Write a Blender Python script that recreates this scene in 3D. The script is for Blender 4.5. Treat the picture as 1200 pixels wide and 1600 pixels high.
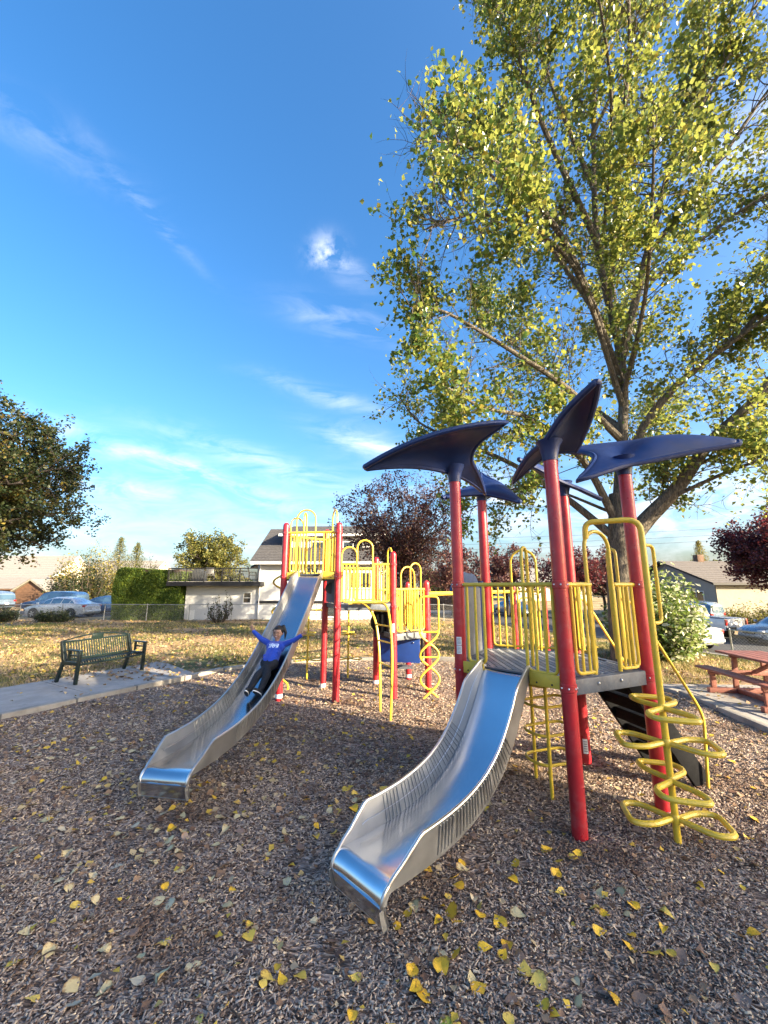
import bpy, bmesh, math, random
import numpy as np
from mathutils import Vector, Matrix, noise as mnoise

scene = bpy.context.scene
for _o in list(bpy.data.objects):
    bpy.data.objects.remove(_o)

# ------------------------------------------------------------------ camera
cam_d = bpy.data.cameras.new('camera')
cam = bpy.data.objects.new('camera', cam_d)
scene.collection.objects.link(cam)
cam_d.sensor_fit = 'HORIZONTAL'
cam_d.sensor_width = 36.0
cam_d.lens = 620 / 1200 * 36.0
cam_d.clip_start = 0.05
cam_d.clip_end = 3000
cam.location = (0, 0, 2.05)
cam.rotation_euler = (math.radians(90) + math.atan(115 / 620), 0, 0)
scene.camera = cam
scene.render.resolution_x, scene.render.resolution_y = 768, 1024

# ------------------------------------------------------------------ sun and sky
SUN_AZ = math.radians(119.5)       # clockwise from +Y
SUN_EL = math.radians(19)
sun_to = Vector((math.sin(SUN_AZ) * math.cos(SUN_EL), math.cos(SUN_AZ) * math.cos(SUN_EL), math.sin(SUN_EL)))
sd = bpy.data.lights.new('sun', 'SUN')
sd.energy = 5.0
sd.angle = math.radians(0.6)
sd.color = (1.0, 0.83, 0.58)
sun = bpy.data.objects.new('sun', sd)
scene.collection.objects.link(sun)
sun.rotation_euler = (-sun_to).to_track_quat('-Z', 'Y').to_euler()

world = bpy.data.worlds.new('World')
scene.world = world
world.use_nodes = True
def build_world():
    nt = world.node_tree
    for n in list(nt.nodes): nt.nodes.remove(n)
    N, L = nt.nodes.new, nt.links.new
    out = N('ShaderNodeOutputWorld'); bg = N('ShaderNodeBackground')
    L(bg.outputs[0], out.inputs[0])
    sky = N('ShaderNodeTexSky'); sky.sky_type = 'NISHITA'; sky.sun_disc = False
    sky.sun_elevation = SUN_EL; sky.sun_rotation = SUN_AZ
    sky.air_density = 1.0; sky.dust_density = 4.0; sky.ozone_density = 3.0; sky.altitude = 50
    bg.inputs[1].default_value = 0.108
    hs = N('ShaderNodeHueSaturation'); hs.inputs['Saturation'].default_value = 1.28; hs.inputs['Value'].default_value = 1.0
    L(sky.outputs[0], hs.inputs['Color'])
    tc = N('ShaderNodeTexCoord')
    def vm(op, a, b=None):
        n = N('ShaderNodeVectorMath'); n.operation = op
        for i, x in enumerate((a, b)):
            if x is None: continue
            if isinstance(x, (tuple, Vector)): n.inputs[i].default_value = tuple(x)
            else: L(x, n.inputs[i])
        return n
    def m(op, a, b=None, clamp=False):
        n = N('ShaderNodeMath'); n.operation = op; n.use_clamp = clamp
        for i, x in enumerate((a, b)):
            if x is None: continue
            if isinstance(x, (int, float)): n.inputs[i].default_value = x
            else: L(x, n.inputs[i])
        return n.outputs[0]
    d = vm('NORMALIZE', tc.outputs['Generated']).outputs[0]
    # warped direction so that the wisps have ragged outlines
    nz = N('ShaderNodeTexNoise'); nz.inputs['Scale'].default_value = 5.0; nz.inputs['Detail'].default_value = 6
    nz.inputs['Roughness'].default_value = 0.6
    L(d, nz.inputs['Vector'])
    off = vm('SCALE', vm('SUBTRACT', nz.outputs['Color'], (0.5, 0.5, 0.5)).outputs[0]); off.inputs['Scale'].default_value = 0.06
    dw = vm('ADD', d, off.outputs[0]).outputs[0]
    # fine fibres, stretched along one direction
    mp = N('ShaderNodeMapping'); mp.inputs['Scale'].default_value = (3.0, 9.0, 16.0)
    mp.inputs['Rotation'].default_value = (0.2, 0.35, 0.3)
    L(d, mp.inputs['Vector'])
    fz = N('ShaderNodeTexNoise'); fz.inputs['Scale'].default_value = 1.6; fz.inputs['Detail'].default_value = 8
    fz.inputs['Roughness'].default_value = 0.62; fz.inputs['Distortion'].default_value = 0.6
    L(mp.outputs[0], fz.inputs['Vector'])
    fr = N('ShaderNodeMapRange'); fr.inputs[1].default_value = 0.40; fr.inputs[2].default_value = 0.72
    L(fz.outputs['Fac'], fr.inputs[0])
    pz = N('ShaderNodeTexNoise'); pz.inputs['Scale'].default_value = 26; pz.inputs['Detail'].default_value = 7; pz.inputs['Roughness'].default_value = 0.62
    L(d, pz.inputs['Vector'])
    puff = N('ShaderNodeMapRange'); puff.inputs[1].default_value = 0.40; puff.inputs[2].default_value = 0.62
    L(pz.outputs['Fac'], puff.inputs[0])
    total = None
    def wisp(c, tang, la, lb, amt, fibre=True):
        """an elongated cloud centred on direction c, long axis along tang"""
        nonlocal total
        c = Vector(c).normalized(); t = Vector(tang); t = (t - c * t.dot(c)).normalized(); b = c.cross(t)
        da = vm('DOT_PRODUCT', dw, t).outputs['Value']; db = vm('DOT_PRODUCT', dw, b).outputs['Value']
        dc = vm('DOT_PRODUCT', dw, c).outputs['Value']
        r2 = m('ADD', m('POWER', m('DIVIDE', da, la), 2), m('POWER', m('DIVIDE', db, lb), 2))
        g = m('MULTIPLY', m('EXPONENT', m('MULTIPLY', r2, -1.0)), m('GREATER_THAN', dc, 0.2))
        g = m('MULTIPLY', g, amt)
        g = m('MULTIPLY', g, fr.outputs[0] if fibre else puff.outputs[0])
        total = g if total is None else m('ADD', total, g)
    for w in CLOUDS: wisp(*w)
    # thin general veil, thicker low down
    sx = N('ShaderNodeSeparateXYZ'); L(d, sx.inputs[0])
    low = N('ShaderNodeMapRange'); low.inputs[1].default_value = 0.34; low.inputs[2].default_value = 0.03
    low.inputs[3].default_value = 0.0; low.inputs[4].default_value = 0.42
    L(sx.outputs[2], low.inputs[0])
    total = m('ADD', total, m('MULTIPLY', low.outputs[0], fr.outputs[0]), clamp=True)
    mix = N('ShaderNodeMix'); mix.data_type = 'RGBA'
    L(total, mix.inputs[0]); L(hs.outputs[0], mix.inputs[6])
    mix.inputs[7].default_value = (3.6, 3.7, 4.0, 1)
    L(mix.outputs[2], bg.inputs[0])
CLOUDS = [  # direction, long axis, half length, half width, amount
    ((-95, 536, 512), (1, 0.1, 0.5), 0.032, 0.024, 0.7, False),
    ((-72, 536, 492), (1, 0.1, -0.3), 0.030, 0.010, 0.3, False),
    ((-60, 545, 480), (1, 0, -0.6), 0.05, 0.02, 0.35, True),
    ((-540, 500, 690), (1, 0.3, -0.45), 0.12, 0.03, 0.16, True),
    ((-360, 525, 575), (1, 0.0, -1.2), 0.09, 0.012, 0.25, True),
    ((-60, 556, 405), (1, 0.2, -0.15), 0.13, 0.03, 0.34, True),
    ((-90, 575, 290), (1, 0.2, -0.2), 0.12, 0.018, 0.5, True),
    ((-330, 601, 185), (1, 0.1, -0.32), 0.30, 0.022, 0.55, True),
    ((-190, 600, 190), (1, 0.1, -0.30), 0.22, 0.025, 0.45, True),
    ((-430, 608, 150), (1, 0.1, -0.1), 0.12, 0.02, 0.5, True),
    ((-20, 590, 220), (1, 0.1, -0.25), 0.12, 0.03, 0.7, True),
    ((570, 480, 640), (1, 0.3, 0.2), 0.09, 0.05, 0.8, True),
    ((180, 610, 140), (1, 0, -0.1), 0.2, 0.05, 0.7, True),
    ((520, 610, 120), (1, 0, 0.05), 0.25, 0.05, 0.8, True),
]
build_world()

scene.view_settings.view_transform = 'Standard'
scene.view_settings.look = 'None'
scene.view_settings.gamma = 1
scene.view_settings.use_curve_mapping = False
scene.view_settings.exposure = 2.1
cy = scene.cycles
cy.max_bounces = 7; cy.diffuse_bounces = 4; cy.glossy_bounces = 3; cy.transmission_bounces = 4
cy.transparent_max_bounces = 8
cy.use_denoising = True
cy.caustics_reflective = False; cy.caustics_refractive = False
cy.sample_clamp_indirect = 8
try:
    cy.denoiser = 'OPENIMAGEDENOISE'
except Exception:
    pass
# ------------------------------------------------------------------ helpers
ORG = {}
V = Vector
def link(o):
    scene.collection.objects.link(o); return o
def tag(o, label=None, cat=None, group=None, kind=None):
    if label: o['label'] = label
    if cat: o['category'] = cat
    if group: o['group'] = group
    if kind: o['kind'] = kind
    return o
def empty(name, loc=(0, 0, 0), rz=0.0, label=None, cat=None, group=None):
    o = link(bpy.data.objects.new(name, None))
    o.empty_display_size = 0.2
    o.location = loc; o.rotation_euler = (0, 0, rz)
    ORG[o] = V(loc) if rz == 0 else V((0, 0, 0))
    tag(o, label, cat, group)
    return o
def fillet(pts, r, n=5):
    """round the corners of a polyline"""
    pts = [V(p) for p in pts]; out = [pts[0]]
    for a, b, c in zip(pts, pts[1:], pts[2:]):
        u = (a - b); w = (c - b)
        d = min(r, u.length * 0.49, w.length * 0.49)
        p0 = b + u.normalized() * d; p2 = b + w.normalized() * d
        for i in range(n + 1):
            t = i / n
            out.append(p0 * (1 - t) ** 2 + b * 2 * t * (1 - t) + p2 * t * t)
    out.append(pts[-1])
    return out
def smooth_path(pts, n=6):
    """Catmull-Rom through the points"""
    pts = [V(p) for p in pts]
    P = [pts[0] * 2 - pts[1]] + pts + [pts[-1] * 2 - pts[-2]]
    out = []
    for i in range(1, len(P) - 2):
        p0, p1, p2, p3 = P[i - 1:i + 3]
        for k in range(n):
            t = k / n
            out.append(0.5 * ((2 * p1) + (p2 - p0) * t + (2 * p0 - 5 * p1 + 4 * p2 - p3) * t * t + (3 * p1 - p0 - 3 * p2 + p3) * t ** 3))
    out.append(pts[-1])
    return out
class MB:
    def __init__(s): s.v = []; s.f = []
    def add(s, vs, fs):
        o = len(s.v); s.v += [tuple(p) for p in vs]; s.f += [tuple(i + o for i in f) for f in fs]; return s
    def box(s, c, size, rot=None):
        hx, hy, hz = size[0] / 2, size[1] / 2, size[2] / 2
        c = V(c); vs = []
        for x, y, z in ((-1,-1,-1),(1,-1,-1),(1,1,-1),(-1,1,-1),(-1,-1,1),(1,-1,1),(1,1,1),(-1,1,1)):
            p = V((x * hx, y * hy, z * hz))
            if rot is not None: p = rot @ p
            vs.append(c + p)
        return s.add(vs, [(3,2,1,0),(4,5,6,7),(0,1,5,4),(1,2,6,5),(2,3,7,6),(3,0,4,7)])
    def bar(s, p, q, w, h, up=(0, 0, 1)):
        """rectangular bar from p to q, w across, h along up"""
        p, q = V(p), V(q); d = (q - p).normalized(); up = V(up)
        if abs(d.dot(up)) > 0.99: up = V((1, 0, 0))
        sd = d.cross(up).normalized(); u = sd.cross(d)
        vs = [e + sd * a * w / 2 + u * b * h / 2 for e in (p, q) for a, b in ((-1,-1),(1,-1),(1,1),(-1,1))]
        return s.add(vs, [(0,1,2,3),(7,6,5,4),(0,4,5,1),(1,5,6,2),(2,6,7,3),(3,7,4,0)])
    def tube(s, pts, r, n=8, closed=False, cap=True):
        pts = [V(p) for p in pts]; k = len(pts)
        rs = r if isinstance(r, (list, tuple)) else [r] * k
        o = len(s.v); ref = None
        for i, p in enumerate(pts):
            if closed: t = pts[(i + 1) % k] - pts[i - 1]
            else: t = pts[min(i + 1, k - 1)] - pts[max(i - 1, 0)]
            t.normalize()
            if ref is None:
                ref = V((0, 0, 1)) if abs(t.z) < 0.9 else V((1, 0, 0))
            ref = ref - t * ref.dot(t)
            if ref.length < 1e-6: ref = t.orthogonal()
            ref.normalize(); b = t.cross(ref)
            for j in range(n):
                a = 2 * math.pi * j / n
                s.v.append(tuple(p + (ref * math.cos(a) + b * math.sin(a)) * rs[i]))
        for i in range(k if closed else k - 1):
            i2 = (i + 1) % k
            for j in range(n):
                j2 = (j + 1) % n
                s.f.append((o + i * n + j, o + i * n + j2, o + i2 * n + j2, o + i2 * n + j))
        if cap and not closed:
            s.f.append(tuple(o + j for j in range(n))[::-1])
            s.f.append(tuple(o + (k - 1) * n + j for j in range(n)))
        return s
    def lathe(s, c, prof, n=16, axis='z'):
        """profile [(r, h)] turned round an axis through c"""
        c = V(c); o = len(s.v)
        for r, h in prof:
            for j in range(n):
                a = 2 * math.pi * j / n; x, y = r * math.cos(a), r * math.sin(a)
                p = V((x, y, h)) if axis == 'z' else (V((x, h, y)) if axis == 'y' else V((h, x, y)))
                s.v.append(tuple(c + p))
        for i in range(len(prof) - 1):
            for j in range(n):
                j2 = (j + 1) % n
                s.f.append((o + i * n + j, o + i * n + j2, o + (i + 1) * n + j2, o + (i + 1) * n + j))
        s.f.append(tuple(o + j for j in range(n))[::-1])
        s.f.append(tuple(o + (len(prof) - 1) * n + j for j in range(n)))
        return s
    def ball(s, c, rad, n=12, m=8, rot=None):
        if not isinstance(rad, (tuple, list)): rad = (rad,) * 3
        c = V(c); o = len(s.v)
        for i in range(m + 1):
            th = math.pi * i / m
            for j in range(n):
                a = 2 * math.pi * j / n
                p = V((rad[0] * math.sin(th) * math.cos(a), rad[1] * math.sin(th) * math.sin(a), rad[2] * math.cos(th)))
                if rot is not None: p = rot @ p
                s.v.append(tuple(c + p))
        for i in range(m):
            for j in range(n):
                j2 = (j + 1) % n
                s.f.append((o + i * n + j, o + (i + 1) * n + j, o + (i + 1) * n + j2, o + i * n + j2))
        return s
    def prism(s, pts, ext):
        """planar polygon pushed along the vector ext"""
        pts = [V(p) for p in pts]; e = V(ext); k = len(pts)
        vs = pts + [p + e for p in pts]
        return s.add(vs, [tuple(range(k))[::-1], tuple(range(k, 2 * k))] + [(i, (i + 1) % k, (i + 1) % k + k, i + k) for i in range(k)])
    def grid(s, rows, closed_u=False):
        """rows of points joined into quads"""
        o = len(s.v); h = len(rows); w = len(rows[0])
        for r in rows:
            for p in r: s.v.append(tuple(p))
        for i in range(h - 1):
            for j in range(w if closed_u else w - 1):
                j2 = (j + 1) % w
                s.f.append((o + i * w + j, o + i * w + j2, o + (i + 1) * w + j2, o + (i + 1) * w + j))
        return s
    def build(s, name, mat, parent=None, smooth=True, bevel=0.0, sharp=38, org=None, kind=None):
        me = bpy.data.meshes.new(name)
        oo = V((0, 0, 0))
        if org is not None: oo = V(org)
        elif parent is not None: oo = ORG.get(parent, oo)
        vs = [(x - oo.x, y - oo.y, z - oo.z) for x, y, z in s.v] if oo.length else s.v
        me.from_pydata(vs, [], s.f)
        bm = bmesh.new(); bm.from_mesh(me)
        if bevel > 0:
            bmesh.ops.recalc_face_normals(bm, faces=bm.faces)
            eds = [e for e in bm.edges if len(e.link_faces) == 2 and e.calc_face_angle(0) > 0.6]
            bmesh.ops.bevel(bm, geom=eds, offset=bevel, segments=2, affect='EDGES', profile=0.6, clamp_overlap=True)
        bmesh.ops.recalc_face_normals(bm, faces=bm.faces)
        bm.to_mesh(me); bm.free()
        if smooth:
            me.polygons.foreach_set('use_smooth', [True] * len(me.polygons))
            me.set_sharp_from_angle(angle=math.radians(sharp))
        o = bpy.data.objects.new(name, me); link(o)
        if mat is not None:
            for mm in (mat if isinstance(mat, list) else [mat]): me.materials.append(mm)
        if parent is not None:
            o.parent = parent; ORG[o] = oo
        else:
            ORG[o] = oo
            if oo.length: o.location = oo
        if kind: o['kind'] = kind
        return o
def children_of(o): return [c for c in scene.objects if c.parent == o]
def copy_tree(o, parent=None, kids=None):
    if kids is None:
        kids = {}
        for c in scene.objects:
            if c.parent: kids.setdefault(c.parent, []).append(c)
    c = o.copy(); link(c); c.parent = parent; ORG[c] = ORG.get(o, V((0, 0, 0)))
    for ch in kids.get(o, []): copy_tree(ch, c, kids)
    return c
def np_mesh(name, verts, faces, mat, parent=None, smooth=False, loc=None):
    """verts (n,3) and equal-sized faces (m,k) straight into a mesh"""
    me = bpy.data.meshes.new(name)
    verts = np.asarray(verts, dtype=np.float32); faces = np.asarray(faces, dtype=np.int32)
    if loc is not None: verts = verts - np.array(loc, dtype=np.float32)
    me.vertices.add(len(verts)); me.vertices.foreach_set('co', verts.ravel())
    k = faces.shape[1]
    me.loops.add(faces.size); me.loops.foreach_set('vertex_index', faces.ravel())
    me.polygons.add(len(faces)); me.polygons.foreach_set('loop_start', np.arange(0, faces.size, k, dtype=np.int32))
    me.update(calc_edges=True)
    if smooth: me.polygons.foreach_set('use_smooth', np.ones(len(faces), dtype=bool))
    if mat is not None:
        for mm in (mat if isinstance(mat, list) else [mat]): me.materials.append(mm)
    o = link(bpy.data.objects.new(name, me))
    if parent is not None: o.parent = parent
    return o

# ------------------------------------------------------------------ materials
MATS = {}
class NT:
    def __init__(s, name):
        s.m = bpy.data.materials.new(name); s.m.use_nodes = True
        s.t = s.m.node_tree; s.p = s.t.nodes['Principled BSDF']; s.out = s.t.nodes['Material Output']
        MATS[name] = s.m
    def N(s, t): return s.t.nodes.new('ShaderNode' + t)
    def L(s, a, b): s.t.links.new(a, b)
    def coord(s, kind='Object'): return s.N('TexCoord').outputs[kind]
    def noise(s, scale, detail=4, rough=0.55, vec=None, dist=0.0, stretch=None):
        n = s.N('TexNoise'); n.inputs['Scale'].default_value = scale; n.inputs['Detail'].default_value = detail
        n.inputs['Roughness'].default_value = rough; n.inputs['Distortion'].default_value = dist
        v = vec if vec is not None else s.coord()
        if stretch:
            mp = s.N('Mapping'); mp.inputs['Scale'].default_value = stretch; s.L(v, mp.inputs[0]); v = mp.outputs[0]
        s.L(v, n.inputs['Vector']); return n.outputs['Fac']
    def ramp(s, fac, stops, interp='LINEAR'):
        r = s.N('ValToRGB'); r.color_ramp.interpolation = interp
        el = r.color_ramp.elements
        while len(el) < len(stops): el.new(0.5)
        for e, (p, c) in zip(el, stops): e.position = p; e.color = (*c, 1) if len(c) == 3 else c
        s.L(fac, r.inputs[0]); return r.outputs[0]
    def mix(s, fac, a, b, mode='MIX'):
        n = s.N('Mix'); n.data_type = 'RGBA'; n.blend_type = mode
        for x, i in ((fac, 0), (a, 6), (b, 7)):
            if isinstance(x, (int, float)): n.inputs[i].default_value = x
            elif isinstance(x, tuple): n.inputs[i].default_value = (*x, 1) if len(x) == 3 else x
            else: s.L(x, n.inputs[i])
        return n.outputs[2]
    def mapr(s, fac, a, b, c=0.0, d=1.0):
        n = s.N('MapRange'); s.L(fac, n.inputs[0])
        for i, x in enumerate((a, b, c, d)): n.inputs[i + 1].default_value = x
        return n.outputs[0]
    def bump(s, fac, strength=0.3, dist=0.02):
        b = s.N('Bump'); b.inputs['Strength'].default_value = strength; b.inputs['Distance'].default_value = dist
        s.L(fac, b.inputs['Height']); s.L(b.outputs[0], s.p.inputs['Normal']); return b
    def set(s, **k):
        for a, x in k.items():
            key = {'col': 'Base Color', 'rough': 'Roughness', 'metal': 'Metallic', 'spec': 'Specular IOR Level',
                   'coat': 'Coat Weight', 'coatr': 'Coat Roughness', 'trans': 'Transmission Weight', 'ior': 'IOR',
                   'sheen': 'Sheen Weight', 'emit': 'Emission Color', 'emits': 'Emission Strength', 'sss': 'Subsurface Weight', 'alpha': 'Alpha'}[a]
            i = s.p.inputs[key]
            if isinstance(x, (int, float)): i.default_value = x
            elif isinstance(x, tuple): i.default_value = (*x, 1) if len(x) == 3 else x
            else: s.L(x, i)
        return s
def paint(name, col, rough=0.4, var=0.18, scale=6.0, coat=0.0, metal=0.0, bump=0.0, bscale=80, dirt=None):
    """a coloured surface with slight mottling, wear and relief"""
    s = NT(name)
    a = tuple(c * (1 - var) for c in col); b = tuple(min(1, c * (1 + var)) for c in col)
    c = s.ramp(s.noise(scale, 5, 0.6), [(0.3, a), (0.7, b)])
    if dirt:
        c = s.mix(s.mapr(s.noise(scale * 2.3, 6, 0.7), 0.52, 0.75, 0, 0.6), c, dirt)
    s.set(col=c, rough=s.mapr(s.noise(scale * 3, 4), 0.3, 0.7, max(0.02, rough - 0.1), min(1, rough + 0.12)), metal=metal, coat=coat, coatr=0.15)
    if bump: s.bump(s.noise(bscale, 4, 0.6), bump, 0.01)
    return s.m
def leafmat(name, stops, trans=0.45, tcol=(0.45, 0.5, 0.05), rough=0.5, patch=None, tmul=1.6):
    """foliage: each leaf takes its own tint; light comes through it"""
    s = NT(name)
    g = s.N('NewGeometry')
    c = s.ramp(g.outputs['Random Per Island'], stops)
    if patch:
        c = s.mix(s.mapr(s.noise(patch[0], 3, 0.6), patch[1], patch[2]), c, s.ramp(g.outputs['Random Per Island'], patch[3]))
    s.set(col=c, rough=rough, spec=0.35)
    t = s.N('BsdfTranslucent'); s.L(s.mix(1.0, c, tuple(x * tmul for x in tcol), 'SOFT_LIGHT') if False else s.mix(0.55, c, tcol), t.inputs[0])
    mx = s.N('MixShader'); mx.inputs[0].default_value = trans
    s.L(s.p.outputs[0], mx.inputs[1]); s.L(t.outputs[0], mx.inputs[2]); s.L(mx.outputs[0], s.out.inputs[0])
    return s.m

def make_materials():
    paint('red_post', (0.43, 0.017, 0.026), 0.36, 0.2, 4.0, coat=0.2, dirt=(0.42, 0.10, 0.10))
    paint('yellow_tube', (0.72, 0.50, 0.045), 0.36, 0.10, 9.0, coat=0.15, dirt=(0.40, 0.29, 0.07))
    paint('yellow_panel', (0.66, 0.45, 0.05), 0.5, 0.12, 5.0, dirt=(0.4, 0.3, 0.08))
    paint('navy_plastic', (0.006, 0.021, 0.098), 0.40, 0.2, 4.0, bump=0.06, bscale=220)
    paint('blue_panel', (0.010, 0.045, 0.22), 0.45, 0.15, 4.0)
    paint('slate_blue', (0.05, 0.09, 0.18), 0.55, 0.2, 12.0, bump=0.2, bscale=60)
    paint('grey_plastic', (0.11, 0.125, 0.14), 0.55, 0.15, 8.0)
    paint('deck_coat', (0.085, 0.10, 0.125), 0.45, 0.25, 9.0, dirt=(0.2, 0.2, 0.2))
    paint('deck_under', (0.02, 0.024, 0.03), 0.7, 0.2, 9.0)
    paint('black_rubber', (0.006, 0.0065, 0.008), 0.75, 0.2, 12.0, bump=0.1)
    MATS['black_rubber'].node_tree.nodes['Principled BSDF'].inputs['Specular IOR Level'].default_value = 0.12
    paint('white_label', (0.75, 0.75, 0.74), 0.5, 0.05, 30)
    paint('label_print', (0.25, 0.25, 0.27), 0.5, 0.05, 30)
    paint('bolt_metal', (0.55, 0.55, 0.55), 0.3, 0.05, 30, metal=1.0)
    paint('concrete', (0.30, 0.285, 0.27), 0.85, 0.16, 2.5, bump=0.35, bscale=60, dirt=(0.2, 0.18, 0.15))
    paint('kerb_concrete', (0.27, 0.25, 0.22), 0.85, 0.25, 3.5, bump=0.5, bscale=40, dirt=(0.13, 0.11, 0.08))
    paint('asphalt', (0.052, 0.053, 0.056), 0.85, 0.2, 1.2, bump=0.4, bscale=120)
    paint('bench_green', (0.004, 0.013, 0.011), 0.35, 0.2, 9.0, coat=0.2)
    paint('table_red', (0.24, 0.085, 0.06), 0.6, 0.22, 7.0, bump=0.2, bscale=50, dirt=(0.36, 0.17, 0.13))
    paint('stucco', (0.57, 0.58, 0.59), 0.9, 0.06, 1.5, bump=0.4, bscale=70, dirt=(0.6, 0.6, 0.6))
    paint('stucco_cream', (0.62, 0.55, 0.44), 0.9, 0.06, 1.5, bump=0.3, bscale=70)
    paint('siding_grey', (0.34, 0.33, 0.31), 0.8, 0.08, 2.0)
    paint('siding_sand', (0.30, 0.27, 0.21), 0.8, 0.08, 2.0)
    paint('wood_brown', (0.13, 0.07, 0.04), 0.8, 0.25, 4.0, bump=0.3, bscale=30)
    paint('fence_dark', (0.05, 0.035, 0.028), 0.85, 0.25, 4.0)
    paint('white_trim', (0.76, 0.76, 0.75), 0.5, 0.05, 6)
    paint('black_trim', (0.012, 0.012, 0.015), 0.5, 0.2, 6)
    paint('railing_black', (0.012, 0.012, 0.013), 0.4, 0.1, 6)
    paint('galvanised', (0.38, 0.39, 0.40), 0.45, 0.12, 14, metal=0.7)
    paint('tyre', (0.016, 0.016, 0.017), 0.8, 0.15, 20)
    paint('rim_alloy', (0.5, 0.51, 0.53), 0.3, 0.05, 20, metal=0.9)
    paint('car_white', (0.72, 0.73, 0.74), 0.28, 0.02, 3, coat=0.8)
    paint('car_silver', (0.50, 0.52, 0.55), 0.3, 0.03, 3, coat=0.8, metal=0.35)
    paint('car_blue', (0.03, 0.07, 0.16), 0.28, 0.05, 3, coat=0.8)
    paint('car_steel', (0.16, 0.22, 0.30), 0.3, 0.05, 3, coat=0.8, metal=0.3)
    paint('car_trim', (0.014, 0.014, 0.015), 0.5, 0.1, 10)
    paint('lamp_red', (0.35, 0.012, 0.012), 0.2, 0.1, 20, coat=0.6)
    paint('lamp_clear', (0.6, 0.62, 0.64), 0.15, 0.05, 20, coat=0.6)
    paint('lamp_amber', (0.6, 0.22, 0.02), 0.2, 0.05, 20, coat=0.6)
    paint('plate_teal', (0.03, 0.42, 0.33), 0.5, 0.05, 20)
    paint('sticker_print', (0.8, 0.82, 0.8), 0.5, 0.05, 20)
    paint('skin', (0.38, 0.21, 0.14), 0.5, 0.06, 14)
    paint('lip', (0.33, 0.10, 0.085), 0.45, 0.06, 14)
    paint('hair', (0.008, 0.006, 0.005), 0.45, 0.3, 40, bump=0.5, bscale=140)
    paint('eye_dark', (0.01, 0.008, 0.007), 0.2, 0.05, 14)
    paint('jeans', (0.009, 0.011, 0.017), 0.85, 0.3, 9, bump=0.3, bscale=200)
    paint('shoe', (0.012, 0.012, 0.014), 0.6, 0.2, 20)
    paint('shoe_sole', (0.7, 0.7, 0.68), 0.6, 0.05, 20)
    paint('flower_white', (0.75, 0.75, 0.62), 0.6, 0.06, 20)
    paint('soil', (0.045, 0.03, 0.02), 0.95, 0.3, 3, bump=0.6, bscale=30)
    paint('wire', (0.05, 0.05, 0.055), 0.6, 0.1, 10)
    # sweater
    s = NT('sweater')
    s.set(col=s.ramp(s.noise(9, 4), [(0.3, (0.006, 0.04, 0.34)), (0.7, (0.01, 0.07, 0.50))]), rough=0.85, sheen=0.3)
    s.bump(s.noise(90, 3), 0.25, 0.004)
    s = NT('sweater_print')
    s.set(col=s.ramp(s.noise(38, 3), [(0.42, (0.03, 0.10, 0.5)), (0.5, (0.62, 0.70, 0.80))]), rough=0.8)
    # stainless steel, brushed and scuffed
    s = NT('steel')
    co = s.coord('Object')
    br = s.noise(6, 6, 0.65, co); fine = s.noise(3, 5, 0.6, co, stretch=(60, 6, 6))
    s.set(col=s.ramp(br, [(0.25, (0.56, 0.57, 0.59)), (0.75, (0.63, 0.64, 0.65))]), metal=1.0,
          rough=s.mapr(s.noise(1.2, 2, 0.4, co), 0.3, 0.7, 0.17, 0.23))
    s.bump(s.noise(9, 4, 0.6, co), 0.035, 0.004)
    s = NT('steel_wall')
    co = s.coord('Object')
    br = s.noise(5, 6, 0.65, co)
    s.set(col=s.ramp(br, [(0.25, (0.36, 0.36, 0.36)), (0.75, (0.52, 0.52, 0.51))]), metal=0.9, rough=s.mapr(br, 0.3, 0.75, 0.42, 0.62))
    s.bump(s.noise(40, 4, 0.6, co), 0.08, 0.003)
    # glass
    s = NT('glass'); s.set(col=(0.02, 0.028, 0.035), rough=0.06, spec=0.9, coat=0.6)
    s = NT('glass_sky'); s.set(col=(0.05, 0.10, 0.16), rough=0.05, spec=1.0, coat=1.0)
    # shingles
    for nm, a, b in (('shingle_dark', (0.045, 0.045, 0.05), (0.10, 0.095, 0.095)), ('shingle_brown', (0.10, 0.088, 0.078), (0.16, 0.14, 0.125)),
                     ('shingle_grey', (0.16, 0.15, 0.14), (0.27, 0.25, 0.23))):
        s = NT(nm); co = s.coord('Object')
        s.set(col=s.ramp(s.noise(7, 5, 0.7, co), [(0.3, a), (0.7, b)]), rough=0.95)
        s.bump(s.noise(20, 3, 0.6, co), 0.5, 0.02)
    # bark
    for nm, a, b, sc in (('bark_poplar', (0.04, 0.034, 0.027), (0.27, 0.225, 0.17), 3.0), ('bark_limb', (0.055, 0.045, 0.035), (0.27, 0.23, 0.175), 2.5), ('bark_dark', (0.025, 0.02, 0.018), (0.085, 0.065, 0.055), 4.0),
                         ('bark_twig', (0.07, 0.05, 0.04), (0.16, 0.12, 0.09), 8.0)):
        s = NT(nm); co = s.coord('Object')
        n1 = s.noise(sc, 7, 0.7, co, stretch=(3, 3, 0.7))
        n2 = s.noise(sc * 3, 6, 0.7, co, stretch=(4, 4, 0.6))
        s.set(col=s.mix(s.mapr(n2, 0.4, 0.65), s.ramp(n1, [(0.3, a), (0.7, b)]), tuple(x * 0.6 for x in a)), rough=0.9)
        s.bump(n2, 0.9, 0.05)
    # playground chips underlay: soil tone, darkened to paint shade into the gaps
    s = NT('chip_bed'); co = s.coord('Object')
    vo = s.N('TexVoronoi'); vo.inputs['Scale'].default_value = 42; vo.inputs['Randomness'].default_value = 1
    mp = s.N('Mapping'); mp.inputs['Scale'].default_value = (1, 1.9, 1); s.L(s.coord('Object'), mp.inputs[0])
    nzv = s.N('TexNoise'); nzv.inputs['Scale'].default_value = 4; s.L(co, nzv.inputs['Vector'])
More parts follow.
